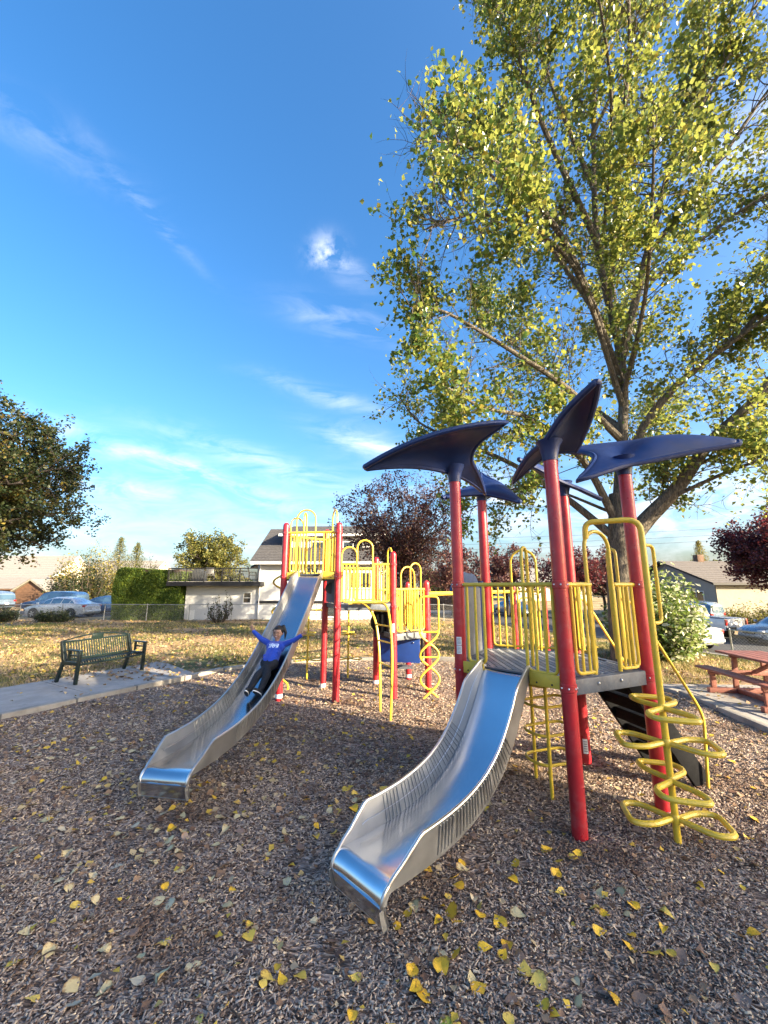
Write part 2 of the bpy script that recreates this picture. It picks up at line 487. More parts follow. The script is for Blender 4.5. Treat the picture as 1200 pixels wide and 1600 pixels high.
    mixv = s.N('VectorMath'); mixv.operation = 'MULTIPLY_ADD'; s.L(nzv.outputs['Color'], mixv.inputs[0]); mixv.inputs[1].default_value = (0.35, 0.35, 0); s.L(mp.outputs[0], mixv.inputs[2])
    s.L(mixv.outputs[0], vo.inputs['Vector'])
    sep = s.N('SeparateColor'); s.L(vo.outputs['Color'], sep.inputs[0])
    chip = s.ramp(sep.outputs[0], [(0.0, (0.03, 0.018, 0.013)), (0.35, (0.12, 0.082, 0.06)), (0.7, (0.27, 0.20, 0.16)), (1.0, (0.44, 0.35, 0.28))])
    big = s.noise(0.9, 5, 0.6, co)
    chip = s.mix(s.mapr(big, 0.55, 0.70, 0, 0.75), chip, (0.06, 0.035, 0.022))
    s.set(col=chip, rough=0.95); s.bump(vo.outputs['Distance'], 0.8, 0.02)
    s = NT('wood_chip'); g = s.N('NewGeometry')
    c = s.ramp(g.outputs['Random Per Island'], [(0.0, (0.065, 0.036, 0.024)), (0.2, (0.18, 0.115, 0.080)), (0.5, (0.32, 0.240, 0.182)), (0.8, (0.44, 0.362, 0.295)), (0.93, (0.60, 0.45, 0.30)), (1.0, (0.72, 0.55, 0.36))])
    c = s.mix(s.mapr(s.noise(0.9, 5, 0.6), 0.52, 0.65, 0, 0.75), c, (0.12, 0.064, 0.038))
    s.set(col=c, rough=0.85); s.bump(s.noise(60, 4, 0.6, stretch=(1, 1, 1)), 0.3, 0.004)
    # lawn
    s = NT('lawn'); co = s.coord('Object')
    straw = s.ramp(s.noise(9, 6, 0.7, co), [(0.3, (0.27, 0.165, 0.075)), (0.5, (0.45, 0.295, 0.14)), (0.72, (0.60, 0.42, 0.22))])
    green = s.ramp(s.noise(14, 6, 0.7, co), [(0.3, (0.05, 0.062, 0.018)), (0.7, (0.15, 0.155, 0.05))])
    litter = s.ramp(s.noise(22, 5, 0.7, co), [(0.3, (0.13, 0.075, 0.055)), (0.7, (0.33, 0.22, 0.17))])
    a = s.mix(s.mapr(s.noise(0.33, 5, 0.6, co), 0.46, 0.58), straw, green)
    a = s.mix(s.mapr(s.noise(0.21, 5, 0.65, co, stretch=(1, 1.6, 1)), 0.54, 0.62, 0, 0.75), a, litter)
    s.set(col=a, rough=0.95); s.bump(s.noise(45, 6, 0.75, co), 0.9, 0.05)
    # foliage
    leafmat('leaf_poplar', [(0.0, (0.028, 0.062, 0.015)), (0.35, (0.050, 0.108, 0.022)), (0.70, (0.085, 0.15, 0.032)), (0.90, (0.24, 0.245, 0.07)), (1.0, (0.55, 0.41, 0.07))], 0.43, (0.50, 0.52, 0.11), 0.28)
    leafmat('leaf_dark', [(0.0, (0.009, 0.017, 0.008)), (0.5, (0.020, 0.035, 0.012)), (0.9, (0.040, 0.048, 0.015)), (1.0, (0.13, 0.09, 0.025))], 0.25, (0.12, 0.14, 0.03), 0.5,
            patch=(0.45, 0.56, 0.66, [(0.0, (0.10, 0.09, 0.02)), (0.6, (0.24, 0.19, 0.03)), (1.0, (0.32, 0.20, 0.05))]))  # sunlit yellow patches put into the leaf colour
    leafmat('leaf_purple', [(0.0, (0.022, 0.008, 0.012)), (0.5, (0.055, 0.016, 0.022)), (0.85, (0.11, 0.032, 0.036)), (1.0, (0.17, 0.07, 0.05))], 0.3, (0.30, 0.05, 0.06), 0.5)
    leafmat('leaf_plum_red', [(0.0, (0.030, 0.012, 0.016)), (0.5, (0.075, 0.028, 0.032)), (0.85, (0.14, 0.062, 0.055)), (1.0, (0.22, 0.13, 0.075))], 0.28, (0.20, 0.07, 0.07), 0.5)
    leafmat('leaf_plum_mixed', [(0.0, (0.018, 0.010, 0.016)), (0.5, (0.045, 0.020, 0.028)), (0.85, (0.085, 0.042, 0.038)), (1.0, (0.18, 0.11, 0.05))], 0.3, (0.18, 0.07, 0.07), 0.5)
    leafmat('leaf_olive', [(0.0, (0.05, 0.062, 0.018)), (0.5, (0.11, 0.12, 0.03)), (1.0, (0.22, 0.19, 0.05))], 0.35, (0.35, 0.33, 0.06), 0.5)
    leafmat('leaf_yellowgreen', [(0.0, (0.08, 0.085, 0.02)), (0.5, (0.19, 0.18, 0.04)), (1.0, (0.33, 0.23, 0.06))], 0.35, (0.42, 0.38, 0.08), 0.5)
    leafmat('leaf_conifer', [(0.0, (0.02, 0.035, 0.018)), (0.6, (0.05, 0.075, 0.03)), (1.0, (0.10, 0.12, 0.05))], 0.15, (0.2, 0.25, 0.08), 0.6)
    leafmat('leaf_hedge', [(0.0, (0.030, 0.062, 0.012)), (0.5, (0.085, 0.15, 0.022)), (1.0, (0.21, 0.26, 0.035))], 0.3, (0.36, 0.46, 0.04), 0.55)
    leafmat('leaf_bush', [(0.0, (0.05, 0.10, 0.02)), (0.4, (0.11, 0.19, 0.04)), (0.60, (0.22, 0.30, 0.08)), (0.70, (0.52, 0.54, 0.34)), (1.0, (0.72, 0.72, 0.56))], 0.35, (0.40, 0.48, 0.12), 0.45)
    leafmat('leaf_juniper', [(0.0, (0.012, 0.02, 0.010)), (0.6, (0.03, 0.045, 0.018)), (1.0, (0.07, 0.08, 0.03))], 0.15, (0.15, 0.18, 0.05), 0.6)
    leafmat('leaf_far', [(0.0, (0.03, 0.042, 0.02)), (0.6, (0.07, 0.08, 0.03)), (1.0, (0.15, 0.13, 0.05))], 0.2, (0.25, 0.25, 0.06), 0.6)
    leafmat('grass_blade', [(0.0, (0.05, 0.07, 0.018)), (0.35, (0.12, 0.125, 0.035)), (0.6, (0.34, 0.26, 0.12)), (1.0, (0.55, 0.42, 0.22))], 0.3, (0.4, 0.36, 0.12), 0.7,
            patch=(0.33, 0.46, 0.58, [(0.0, (0.05, 0.075, 0.018)), (0.7, (0.13, 0.15, 0.04)), (1.0, (0.30, 0.24, 0.10))]))
    leafmat('litter', [(0.0, (0.10, 0.055, 0.04)), (0.35, (0.25, 0.15, 0.09)), (0.6, (0.37, 0.25, 0.155)), (0.8, (0.48, 0.38, 0.23)), (0.9, (0.55, 0.36, 0.06)), (1.0, (0.62, 0.44, 0.05))], 0.15, (0.5, 0.35, 0.1), 0.65)
    def fallen(nm, cols):
        s = NT(nm); oi = s.N('ObjectInfo')
        base = s.ramp(oi.outputs['Random'], cols)
        sp = s.mapr(s.noise(60, 5, 0.7), 0.55, 0.72, 0, 0.6)
        ln_ = s.N('VectorMath'); ln_.operation = 'LENGTH'; s.L(s.coord('Object'), ln_.inputs[0])
        ed = s.N('Math'); ed.operation = 'ADD'; s.L(ln_.outputs['Value'], ed.inputs[0]); s.L(s.mapr(s.noise(7, 4, 0.6), 0.3, 0.7, -0.16, 0.16), ed.inputs[1])
        c2 = s.mix(s.mapr(ed.outputs[0], 0.36, 0.52, 0, 0.75), base, (0.24, 0.12, 0.04))
        s.set(col=s.mix(sp, c2, (0.16, 0.08, 0.03)), rough=0.6)
        s.bump(s.noise(90, 3), 0.3, 0.003)
    fallen('fallen_yellow', [(0.0, (0.62, 0.36, 0.02)), (0.5, (0.74, 0.46, 0.025)), (1.0, (0.68, 0.49, 0.10))])
    fallen('fallen_pale', [(0.0, (0.50, 0.41, 0.21)), (0.6, (0.58, 0.48, 0.26)), (1.0, (0.50, 0.42, 0.30))])
    fallen('fallen_brown', [(0.0, (0.16, 0.09, 0.055)), (0.5, (0.24, 0.15, 0.10)), (1.0, (0.22, 0.18, 0.165))])
    fallen('fallen_green', [(0.0, (0.15, 0.24, 0.03)), (1.0, (0.25, 0.32, 0.05))])
make_materials()
M = MATS
# ------------------------------------------------------------------ terrain
PLAY = [(-14, -9), (-10.6, -1.6), (-5.96, 6.64), (-3.92, 10.27), (-2.7, 11.15), (-0.7, 11.62), (1.3, 11.7), (3.2, 11.15), (4.7, 9.8), (5.62, 8.1), (5.46, 6.1), (5.7, 3.0), (6.2, -3), (6.5, -9)]
def seg_dist(px, py, poly):
    best = np.full(np.shape(px), 1e9); inside = np.zeros(np.shape(px), bool)
    n = len(poly)
    for i in range(n):
        ax, ay = poly[i]; bx, by = poly[(i + 1) % n]
        dx, dy = bx - ax, by - ay
        t = np.clip(((px - ax) * dx + (py - ay) * dy) / (dx * dx + dy * dy), 0, 1)
        best = np.minimum(best, np.hypot(px - ax - t * dx, py - ay - t * dy))
        c = ((ay > py) != (by > py)) & (px < (bx - ax) * (py - ay) / (by - ay + 1e-12) + ax)
        inside ^= c
    return np.where(inside, -best, best)
def sstep(a, b, x):
    t = np.clip((x - a) / (b - a), 0, 1); return t * t * (3 - 2 * t)
SN = (0.94, 0.34); SP = (13.9, 16.4)            # near edge of the street on the right
def street_d(x, y): return (x - SP[0]) * SN[0] + (y - SP[1]) * SN[1]
def height(x, y):
    x = np.asarray(x, float); y = np.asarray(y, float)
    h = 0.03 + 0.02 * np.sin(x * 0.7 + 1) * np.sin(y * 0.5) * sstep(11, 16, np.hypot(x, y))
    h = h - 0.19 * sstep(13, 27, y) - 0.10 * sstep(27, 34, y)
    d = street_d(x, y)
    h = h - (0.84 + h) * sstep(-6.0, -0.6, d) * (y > -40)
    h = h + 0.30 * sstep(8.5, 14, d)
    return h
def hz(x, y): return float(height(x, y))
def chip_h(x, y):
    x = np.asarray(x, float); y = np.asarray(y, float)
    dip = sum(0.045 * np.exp(-(((x - a) / (1.3 * c)) ** 2 + ((y - b) / (1.3 * d)) ** 2)) for a, b, c, d in WORN)
    return -dip + 0.022 * np.sin(1.7 * x + 0.6 * y + 0.4) * np.sin(1.3 * y - 0.5 * x) + 0.012 * np.sin(4.1 * x + 1.0) * np.sin(3.7 * y + 2.0)
def axis(parts):
    out = []
    for a, b, st in parts: out += list(np.arange(a, b, st))
    return np.array(out + [parts[-1][1]])
WORN = [(-0.35, 2.70, 0.30, 0.22), (-2.15, 3.95, 0.36, 0.30), (1.05, 2.52, 0.34, 0.20), (-0.65, 3.55, 0.30, 0.22), (0.75, 3.45, 0.25, 0.16), (1.4, 4.1, 0.3, 0.3), (2.7, 3.1, 0.35, 0.2), (-1.5, 2.55, 0.3, 0.14), (-0.2, 5.6, 0.5, 0.3)]   # scuffed by feet
def build_ground():
    xs = axis([(-900, -100, 100), (-100, -40, 6), (-40, -10, 0.8), (-10, 12, 0.33), (12, 40, 0.8), (40, 100, 6), (100, 900, 100)])
    ys = axis([(-300, -40, 60), (-40, -4, 4), (-4, 14, 0.33), (14, 45, 0.8), (45, 110, 5), (110, 1500, 120)])
    X, Y = np.meshgrid(xs, ys)
    Z = height(X, Y)
    pd = seg_dist(X, Y, PLAY)
    Z = np.where(pd < 0.35, -0.12, Z)                     # dug out under the chips
    rng = np.random.default_rng(3)
    Z = Z + rng.normal(0, 0.008, Z.shape) * (np.abs(X) < 40) * (Y < 45)
    w = len(xs); idx = np.arange(len(xs) * len(ys)).reshape(len(ys), w)
    F = np.stack([idx[:-1, :-1], idx[:-1, 1:], idx[1:, 1:], idx[1:, :-1]], -1).reshape(-1, 4)
    o = np_mesh('lawn', np.stack([X, Y, Z], -1).reshape(-1, 3), F, M['lawn'], smooth=True)
    tag(o, kind='structure')
    # chip surfacing
    xs = np.arange(-14, 6.6, 0.12); ys = np.arange(-9, 11.8, 0.12)
    X, Y = np.meshgrid(xs, ys); w = len(xs)
    idx = np.arange(X.size).reshape(len(ys), w)
    F = np.stack([idx[:-1, :-1], idx[:-1, 1:], idx[1:, 1:], idx[1:, :-1]], -1).reshape(-1, 4)
    cx = (X[:-1, :-1] + 0.06).ravel(); cyy = (Y[:-1, :-1] + 0.06).ravel()
    F = F[seg_dist(cx, cyy, PLAY) < 0.06]
    o = np_mesh('playground_surface', np.stack([X, Y, chip_h(X, Y)], -1).reshape(-1, 3), F, M['chip_bed'], smooth=True)
    tag(o, kind='structure')
    # loose chips
    rng = np.random.default_rng(11)
    P, S = [], []
    for y0, y1, dens, sc in ((1.5, 3.3, 4300, 1.0), (3.3, 5.0, 2600, 1.15), (5.0, 7.5, 900, 1.5), (7.5, 11.7, 320, 1.9)):
        half0, half1 = 0.95 * y1 + 0.5, 0.95 * y1 + 0.5
        n = int((y1 - y0) * 2 * half1 * dens)
        x = rng.uniform(-half1, half1, n); y = rng.uniform(y0, y1, n)
        ok = (np.abs(x) < 0.95 * y + 0.5) & (seg_dist(x, y, PLAY) < -0.08)
        worn = sum(np.exp(-(((x - cx) / rx) ** 2 + ((y - cyy) / ry) ** 2)) for cx, cyy, rx, ry in WORN)
        ok &= rng.random(n) > 0.80 * np.clip(worn, 0, 1)
        P.append(np.stack([x[ok], y[ok]], 1)); S.append(np.full(ok.sum(), sc))
    P = np.concatenate(P); S = np.concatenate(S); n = len(P)
    ln = rng.gamma(5, 0.0030, n) * S + 0.007; wd = rng.uniform(0.0035, 0.0078, n) * S; th = rng.uniform(0.0015, 0.0045, n) * S
    big = rng.random(n) < 0.05; ln[big] *= 1.6; wd[big] *= 1.7
    yaw = rng.uniform(0, 2 * np.pi, n); tilt = rng.normal(0, 0.30, n); roll = rng.normal(0, 0.35, n)
    ca, sa, ct, st = np.cos(yaw), np.sin(yaw), np.cos(tilt), np.sin(tilt)
    D = np.stack([ca * ct, sa * ct, st], 1)
    W0 = np.stack([-sa, ca, np.zeros(n)], 1); U0 = np.cross(D, W0)
    W = W0 * np.cos(roll)[:, None] + U0 * np.sin(roll)[:, None]; U = np.cross(D, W)
    C = np.stack([P[:, 0], P[:, 1], chip_h(P[:, 0], P[:, 1]) + rng.uniform(0.002, 0.014, n)], 1)
    vs = []
    for a, b, c in ((-1,-1,-1),(1,-.6,-1),(1,.6,-1),(-1,1,-1),(-.9,-.8,1),(.9,-.5,1),(1,.5,1),(-.8,.9,1)):
        vs.append(C + D * (ln * a / 2 * rng.uniform(0.8, 1.1, n))[:, None] + W * (wd * b / 2 * 1.4)[:, None] + U * (th * c / 2)[:, None])
    Vv = np.stack(vs, 1).reshape(-1, 3)
    base = (np.arange(n) * 8)[:, None]
    F = np.concatenate([base + np.array(q)[None] for q in ((4,5,6,7),(0,1,5,4),(1,2,6,5),(2,3,7,6),(3,0,4,7))])
    o = np_mesh('wood_chips', Vv, F, M['wood_chip'])
    tag(o, 'loose grey brown wood chips covering the playground', 'wood chips', kind='stuff')
build_ground()

def sheet(name, poly, mat, z=None, dz=0.0, top=None, kind='structure', thick=0.12):
    """paved slab with real edge thickness"""
    mb = MB(); zz = [(hz(x, y) if z is None else z) + dz for x, y in poly]
    mb.prism([(x, y, c - thick) for (x, y), c in zip(poly, zz)], (0, 0, thick))
    o = mb.build(name, mat, smooth=False); tag(o, kind=kind); return o
# left path beside the bench: a strip 2.25 m wide, laid in slabs
def build_paths():
    u = V((0.49, 0.872, 0)); nrm = V((-0.872, 0.49, 0)); p0 = V((-5.96, 6.64, 0))
    root = sheet('path', [tuple((p0 + u * a + nrm * b).xy) for a, b in ((-9.5, 0.16), (3.5, 0.16), (3.4, 1.2), (4.1, 2.27), (-9.5, 2.27))], M['concrete'], z=0.045)
    # slabs with tooled joints
    a = -9.5; k = 0
    mesh = None
    while a < 3.4:
        b = min(a + 1.55, 3.47)
        mb = MB()
        pts = [p0 + u * (a + .008) + nrm * .18, p0 + u * (b - .008) + nrm * .18, p0 + u * (b - .008 + (0.5 if b > 3.4 else 0)) + nrm * 2.25, p0 + u * (a + .008) + nrm * 2.25]
        mb.prism([(q.x, q.y, 0.046) for q in pts], (0, 0, 0.014))
        mb.build('path_slab', M['concrete'], root, smooth=False, org=(0, 0, 0))
        a = b
    pad = sheet('picnic_pad', [(5.80, 8.15), (5.66, 8.75), (10.0, 8.55), (10.4, 1.0), (5.98, 1.0), (5.65, 6.1)], M['concrete'], z=0.045)
    for (x0, x1, y0, y1) in ((5.86, 7.2, 6.9, 8.5), (7.216, 8.7, 6.9, 8.45), (5.86, 7.2, 5.3, 6.884), (7.216, 8.7, 5.3, 6.884), (8.716, 10, 5.3, 8.4), (5.98, 7.2, 3.7, 5.284), (7.216, 8.7, 3.7, 5.284)):
        MB().prism([(x0, y0, 0.046), (x1, y0, 0.046), (x1, y1, 0.046), (x0, y1, 0.046)], (0, 0, 0.014)).build('path_slab', M['concrete'], pad, smooth=False, org=(0, 0, 0))
    # kerb blocks round the chips
    rng = random.Random(5)
    kroot = None
    pts = PLAY[1:13]
    for (ax, ay), (bx, by) in zip(pts, pts[1:]):
        if max(ay, by) < 1: continue
        A, B = V((ax, ay, 0)), V((bx, by, 0)); Ld = (B - A).length; n = max(1, round(Ld / 0.95)); d = (B - A) / n
        out = V((-d.y, d.x, 0)).normalized()
        for i in range(n):
            m0 = A + d * i; m1 = A + d * (i + 1); g = d.normalized() * 0.012
            zt = 0.075 + rng.uniform(-0.012, 0.012)
            mb = MB().bar(m0 + g + out * .08 + V((0, 0, zt - 0.11)), m1 - g + out * .08 + V((0, 0, zt - 0.11 + rng.uniform(-.01, .01))), 0.155, 0.22)
            if kroot is None:
                kroot = mb.build('kerb', M['kerb_concrete'], bevel=0.015); tag(kroot, kind='structure')
            else: mb.build('kerb_block', M['kerb_concrete'], kroot, bevel=0.015)
    # street on the right, street on the left
    dr = V((-0.34, 0.94)); n2 = V(SN)
    def sp(t, s): return tuple(V(SP) + dr * t + n2 * s)
    sheet('street', [sp(-60, 0), sp(90, 0), sp(90, 7.6), sp(-60, 7.6)], M['asphalt'], z=-0.80, thick=0.3)
    kb = MB(); 
    kb.bar((*sp(-60, 7.7), -0.78), (*sp(90, 7.7), -0.78), 0.18, 0.30)
    tag(kb.build('street_kerb', M['kerb_concrete']), kind='structure')
    kb = MB(); kb.bar((*sp(-60, -0.1), -0.80), (*sp(90, -0.1), -0.80), 0.18, 0.22)
    tag(kb.build('street_kerb', M['kerb_concrete']), kind='structure')
    sheet('side_street', [(-120, 27.6), (-16.6, 27.6), (-16.6, 37), (-120, 37)], M['asphalt'], z=-0.215, thick=0.3)
build_paths()

# ------------------------------------------------------------------ fallen leaves
def leaf_shape(kind, rng, size):
    """heart-shaped poplar leaf, cupped, with a stalk; returns MB around the origin"""
    n = 9; mb = MB()
    q = rng.uniform(0.75, 1.1)
    prof = [(0.0, 0.0), (0.05, 0.24 * q), (0.14, 0.40 * q), (0.28, 0.46 * q), (0.45, 0.40 * q), (0.62, 0.29 * q), (0.80, 0.13 * q), (1.0, 0.0)]
    curl = rng.choice([rng.uniform(0.05, 0.35), rng.uniform(0.5, 1.2), rng.uniform(-0.5, -0.2)]); bend = rng.uniform(-0.35, 0.5); lop = rng.uniform(0.85, 1.15)
    mid, Lf, Rt = [], [], []
    for t, w in prof:
        z = bend * (t - 0.4) ** 2 * size
        mid.append(V(((t - 0.5) * size, 0, z)))
        Lf.append(V(((t - 0.5) * size - (0.05 * size if t == 0.05 else 0), w * size * lop, z + curl * w * w * size * rng.uniform(0.7, 1.6))))
        Rt.append(V(((t - 0.5) * size - (0.05 * size if t == 0.05 else 0), -w * size, z + curl * w * w * size * rng.uniform(0.7, 1.6))))
    mb.grid([Lf, mid, Rt])
    mb.tube([mid[0], mid[0] + V((-0.25 * size, rng.uniform(-.1, .1) * size, 0.02 * size)), mid[0] + V((-0.5 * size, rng.uniform(-.25, .25) * size, 0.0))], 0.012 * size + 0.0004, 4)
    return mb
def build_fallen():
    rng = random.Random(21)
    protos = {}
    for kind in ('yellow', 'pale', 'brown', 'green'):
        protos[kind] = []
        for i in range(9):
            me = leaf_shape(kind, rng, 1.0).build('fallen_leaf', M['fallen_' + kind])
            protos[kind].append(me.data); bpy.data.objects.remove(me)
    look = {'yellow': 'bright yellow', 'pale': 'pale cream', 'brown': 'withered brown'}
    def where(x, y):
        if y < 2.55: r = 'along the bottom edge'
        elif y < 3.1: r = 'in the near foreground'
        elif y < 4.0: r = 'level with the near slide foot'
        elif y < 5.2: r = 'level with the far slide foot'
        else: r = 'in the middle distance'
        q = x / y
        if q < -0.55: s = 'far left'
        elif q < -0.22: s = 'left of centre'
        elif q < 0.02: s = 'between the two slides'
        elif q < 0.30: s = 'right of the near slide'
        elif q < 0.55: s = 'before the loop climber'
        else: s = 'far right'
        return s + ' ' + r
    spots = []
    def put(x, y, kind, size):
        if seg_dist(np.array([x]), np.array([y]), PLAY)[0] > -0.15: return
        for (qx, qy, *_r) in spots:
            if (qx - x) ** 2 + (qy - y) ** 2 < 0.0025: return
        spots.append((x, y, kind, size))
    # clusters seen in the photograph: heaps to the right of the near slide, a drift on the left
    for cx, cy, sd, k, pk in ((0.45, 2.75, 0.22, 16, 'yellow'), (0.55, 3.3, 0.3, 16, 'yellow'), (0.5, 2.4, 0.3, 10, 'yellow'), (1.6, 2.55, 0.5, 14, 'yellow'), (-0.55, 2.62, 0.12, 5, 'yellow'),
                              (-1.25, 2.8, 0.35, 12, 'pale'), (-1.9, 3.4, 0.4, 18, 'pale'), (-2.6, 4.2, 0.6, 22, 'pale'), (-1.5, 2.6, 0.25, 8, 'pale'), (-1.4, 3.9, 0.5, 14, 'pale'), (-0.7, 4.0, 0.45, 12, 'yellow'), (-3.6, 5.6, 0.8, 22, 'pale'), (2.4, 2.9, 0.5, 14, 'brown'), (2.9, 3.4, 0.5, 12, 'yellow'), (1.2, 3.2, 0.3, 8, 'yellow')):
        for _ in range(k):
            kind = pk if rng.random() < 0.68 else rng.choice(['yellow', 'pale', 'brown'])
            put(rng.gauss(cx, sd), rng.gauss(cy, sd * 0.8), kind, rng.uniform(0.06, 0.105))
    put(0.30, 2.27, 'green', 0.11)
    while len(spots) < 300:
        y = 2.2 + 3.2 * rng.random() ** 1.3; x = rng.uniform(-0.92 * y, 0.92 * y)
        kind = rng.choices(['yellow', 'pale', 'brown'], [0.40, 0.36, 0.24])[0]
        put(x, y, kind, rng.uniform(0.055, 0.095))
    for x, y, kind, size in spots[:300]:
        o = link(bpy.data.objects.new('fallen_leaf', rng.choice(protos[kind])))
        o.location = (x, y, float(chip_h(x, y)) + rng.uniform(0.010, 0.018))
        o.rotation_euler = (rng.gauss(0, 0.26), rng.gauss(0, 0.26), rng.uniform(0, 6.28))
        o.scale = (size, size * rng.uniform(0.85, 1.1), size)
        if kind == 'green': tag(o, 'green leaf lying on the chips at the bottom edge', 'leaf')
        else:
            sz = 'large' if size > 0.085 else ('small' if size < 0.068 else 'mid sized')
            lb = sz + ' ' + look[kind] + ' leaf ' + where(x, y)
            tag(o, lb, 'leaf', 'fallen leaves: ' + lb)
    # the rest, past counting: farther over the chips, along the kerb, the lawn, the path
    g = np.random.default_rng(8)
    xs, ys, ss = [], [], []
    def sc(n, x0, x1, y0, y1, s0, s1, test=None):
        x = g.uniform(x0, x1, n); y = g.uniform(y0, y1, n)
        ok = np.ones(n, bool) if test is None else test(x, y)
        xs.append(x[ok]); ys.append(y[ok]); ss.append(g.uniform(s0, s1, ok.sum()))
    inp = lambda x, y: seg_dist(x, y, PLAY) < -0.1
    outp = lambda x, y: (seg_dist(x, y, PLAY) > 0.25) & (street_d(x, y) < -0.5)
    sc(3600, -8, 6, 4.0, 11.6, 0.045, 0.085, inp)
    sc(2600, -6, 6, 2.1, 6.5, 0.025, 0.060, inp)
    sc(900, -7, 0.5, 3.2, 8.0, 0.05, 0.085, inp)
    sc(500, -9, 5.6, 4.5, 11.6, 0.05, 0.085, lambda x, y: (seg_dist(x, y, PLAY) < -0.02) & (seg_dist(x, y, PLAY) > -0.4))
    sc(12000, -20, 7, 9.0, 19, 0.06, 0.12, outp)
    sc(5000, -30, 10, 19, 27, 0.08, 0.14, outp)
    sc(700, 5.9, 9.8, 4, 12, 0.05, 0.09, outp)
    sc(300, -11, -3.5, 3, 11, 0.05, 0.09, lambda x, y: seg_dist(x, y, PLAY) > 0.2)
    x = np.concatenate(xs); y = np.concatenate(ys); s = np.concatenate(ss); n = len(x)
    ins = seg_dist(x, y, PLAY) < 0
    onpath = (((x + 5.96) * -0.872 + (y - 6.64) * 0.49) < 2.3) & (((x + 5.96) * 0.49 + (y - 6.64) * 0.872) < 4.6) & (x < -3)
    onpad = (x > 5.6) & (y < 8.8)
    z = np.where(ins, chip_h(x, y) + 0.016, np.where(onpath | onpad, 0.072, height(x, y) + 0.035))
    leaves_np('leaf_litter', np.stack([x, y, z], 1), s, g, M['litter'], flat=0.3, label=('scattered dry fallen leaves over the lawn path and far chips', 'leaves'))
def leaves_np(name, P, s, g, mat, flat=1.0, parent=None, loc=None, label=None, wid=0.8, curl=0.25, droop=None):
    """many small folded leaves: two triangles pairs each, one mesh"""
    n = len(P)
    yaw = g.uniform(0, 2 * np.pi, n)
    pit = g.normal(0, 1.0, n) * flat
    if droop is not None: pit = g.normal(droop, 0.55, n)
    rol = g.normal(0, 1.0, n) * flat
    D = np.stack([np.cos(yaw) * np.cos(pit), np.sin(yaw) * np.cos(pit), np.sin(pit)], 1)
    W0 = np.stack([-np.sin(yaw), np.cos(yaw), np.zeros(n)], 1); U0 = np.cross(D, W0)
    W = W0 * np.cos(rol)[:, None] + U0 * np.sin(rol)[:, None]; U = np.cross(D, W)
    s = np.asarray(s)[:, None]
    a = P - D * s * 0.5; b = P + D * s * 0.5
    l = P - D * s * 0.1 + W * s * 0.5 * wid + U * s * curl * 0.6; r = P - D * s * 0.1 - W * s * 0.5 * wid + U * s * curl * 0.6
    Vv = np.stack([a, l, b, r], 1).reshape(-1, 3)
    base = (np.arange(n) * 4)[:, None]
    F = np.concatenate([base + np.array((0, 2, 1))[None], base + np.array((0, 3, 2))[None]])
    o = np_mesh(name, Vv, F, mat, parent=parent, loc=loc)
    if label: tag(o, label[0], label[1])
    o['kind'] = 'stuff'
    return o
def build_grass():
    g = np.random.default_rng(17)
    P = []
    for n, x0, x1, y0, y1 in ((52000, -16, 8, 8.2, 15), (40000, -24, 9, 15, 24), (9000, 5.7, 12, 8.6, 14)):
        x = g.uniform(x0, x1, n); y = g.uniform(y0, y1, n)
        onpath = (((x + 5.96) * -0.872 + (y - 6.64) * 0.49) < 2.35) & (((x + 5.96) * 0.49 + (y - 6.64) * 0.872) < 4.7) & (x < -3)
        onpad = (x > 5.5) & (y < 8.8) & (x < 10.3)
        wv = np.sin(1.1 * x + 0.4 * y) + np.sin(0.7 * y - 0.9 * x + 1) + np.sin(2.3 * x + 1.9 * y + 2)
        ok = (g.random(n) < np.clip(0.62 + 0.33 * wv, 0.10, 1)) & (seg_dist(x, y, PLAY) > 0.2) & ~onpath & ~onpad & (street_d(x, y) < -0.4) & (np.abs(x) < y * 1.05 + 1)
        P.append(np.stack([x[ok], y[ok]], 1))
    P = np.concatenate(P); n = len(P); h = g.uniform(0.03, 0.075, n) * (1 + 0.03 * P[:, 1]); w = 0.006 + 0.0007 * P[:, 1]
    z = height(P[:, 0], P[:, 1]); yaw = g.uniform(0, 6.28, n)
    lean = g.normal(0, 0.5, (n, 2)) * h[:, None]
    dx, dy = np.cos(yaw) * w, np.sin(yaw) * w
    A = np.stack([P[:, 0] - dx, P[:, 1] - dy, z - 0.01], 1); B = np.stack([P[:, 0] + dx, P[:, 1] + dy, z - 0.01], 1)
    C = np.stack([P[:, 0] + lean[:, 0], P[:, 1] + lean[:, 1], z + h], 1)
    o = np_mesh('grass', np.stack([A, B, C], 1).reshape(-1, 3), np.arange(3 * n).reshape(-1, 3), M['grass_blade'])
    tag(o, 'short dry tufty grass of the park lawn', 'grass', kind='stuff')
build_grass()
build_fallen()

def twigs():
    rng = random.Random(9)
    for x, y, a, L, lab in ((-0.72, 2.36, -1.1, 0.26, 'bent grey twig at the bottom edge left of the near slide'), (1.06, 2.75, 1.9, 0.22, 'thin pale twig by the dark scuffed patch right of the near slide'), (-1.9, 2.6, 0.3, 0.2, 'short grey twig among pale leaves on the left'), (2.1, 3.0, 0.6, 0.16, 'small twig between the red post and the loop climber')):
        d = V((math.cos(a), math.sin(a), 0)); w = V((-d.y, d.x, 0)); z = float(chip_h(x, y)) + 0.02
        pts = smooth_path([V((x, y, z)) + d * L * t + w * L * 0.14 * math.sin(4 * t + a) + V((0, 0, 0.006 * math.sin(9 * t))) for t in (0, .25, .5, .75, 1)], 4)
        mb = MB().tube(pts, [0.0045 * (1 - 0.7 * i / (len(pts) - 1)) for i in range(len(pts))], 6)
        mb.tube([pts[9], pts[9] + d * L * .15 + w * L * .14 + V((0, 0, .008))], [0.003, 0.0012], 5)
        tag(mb.build('fallen_twig', M['bark_twig']), lab, 'twig')
twigs()
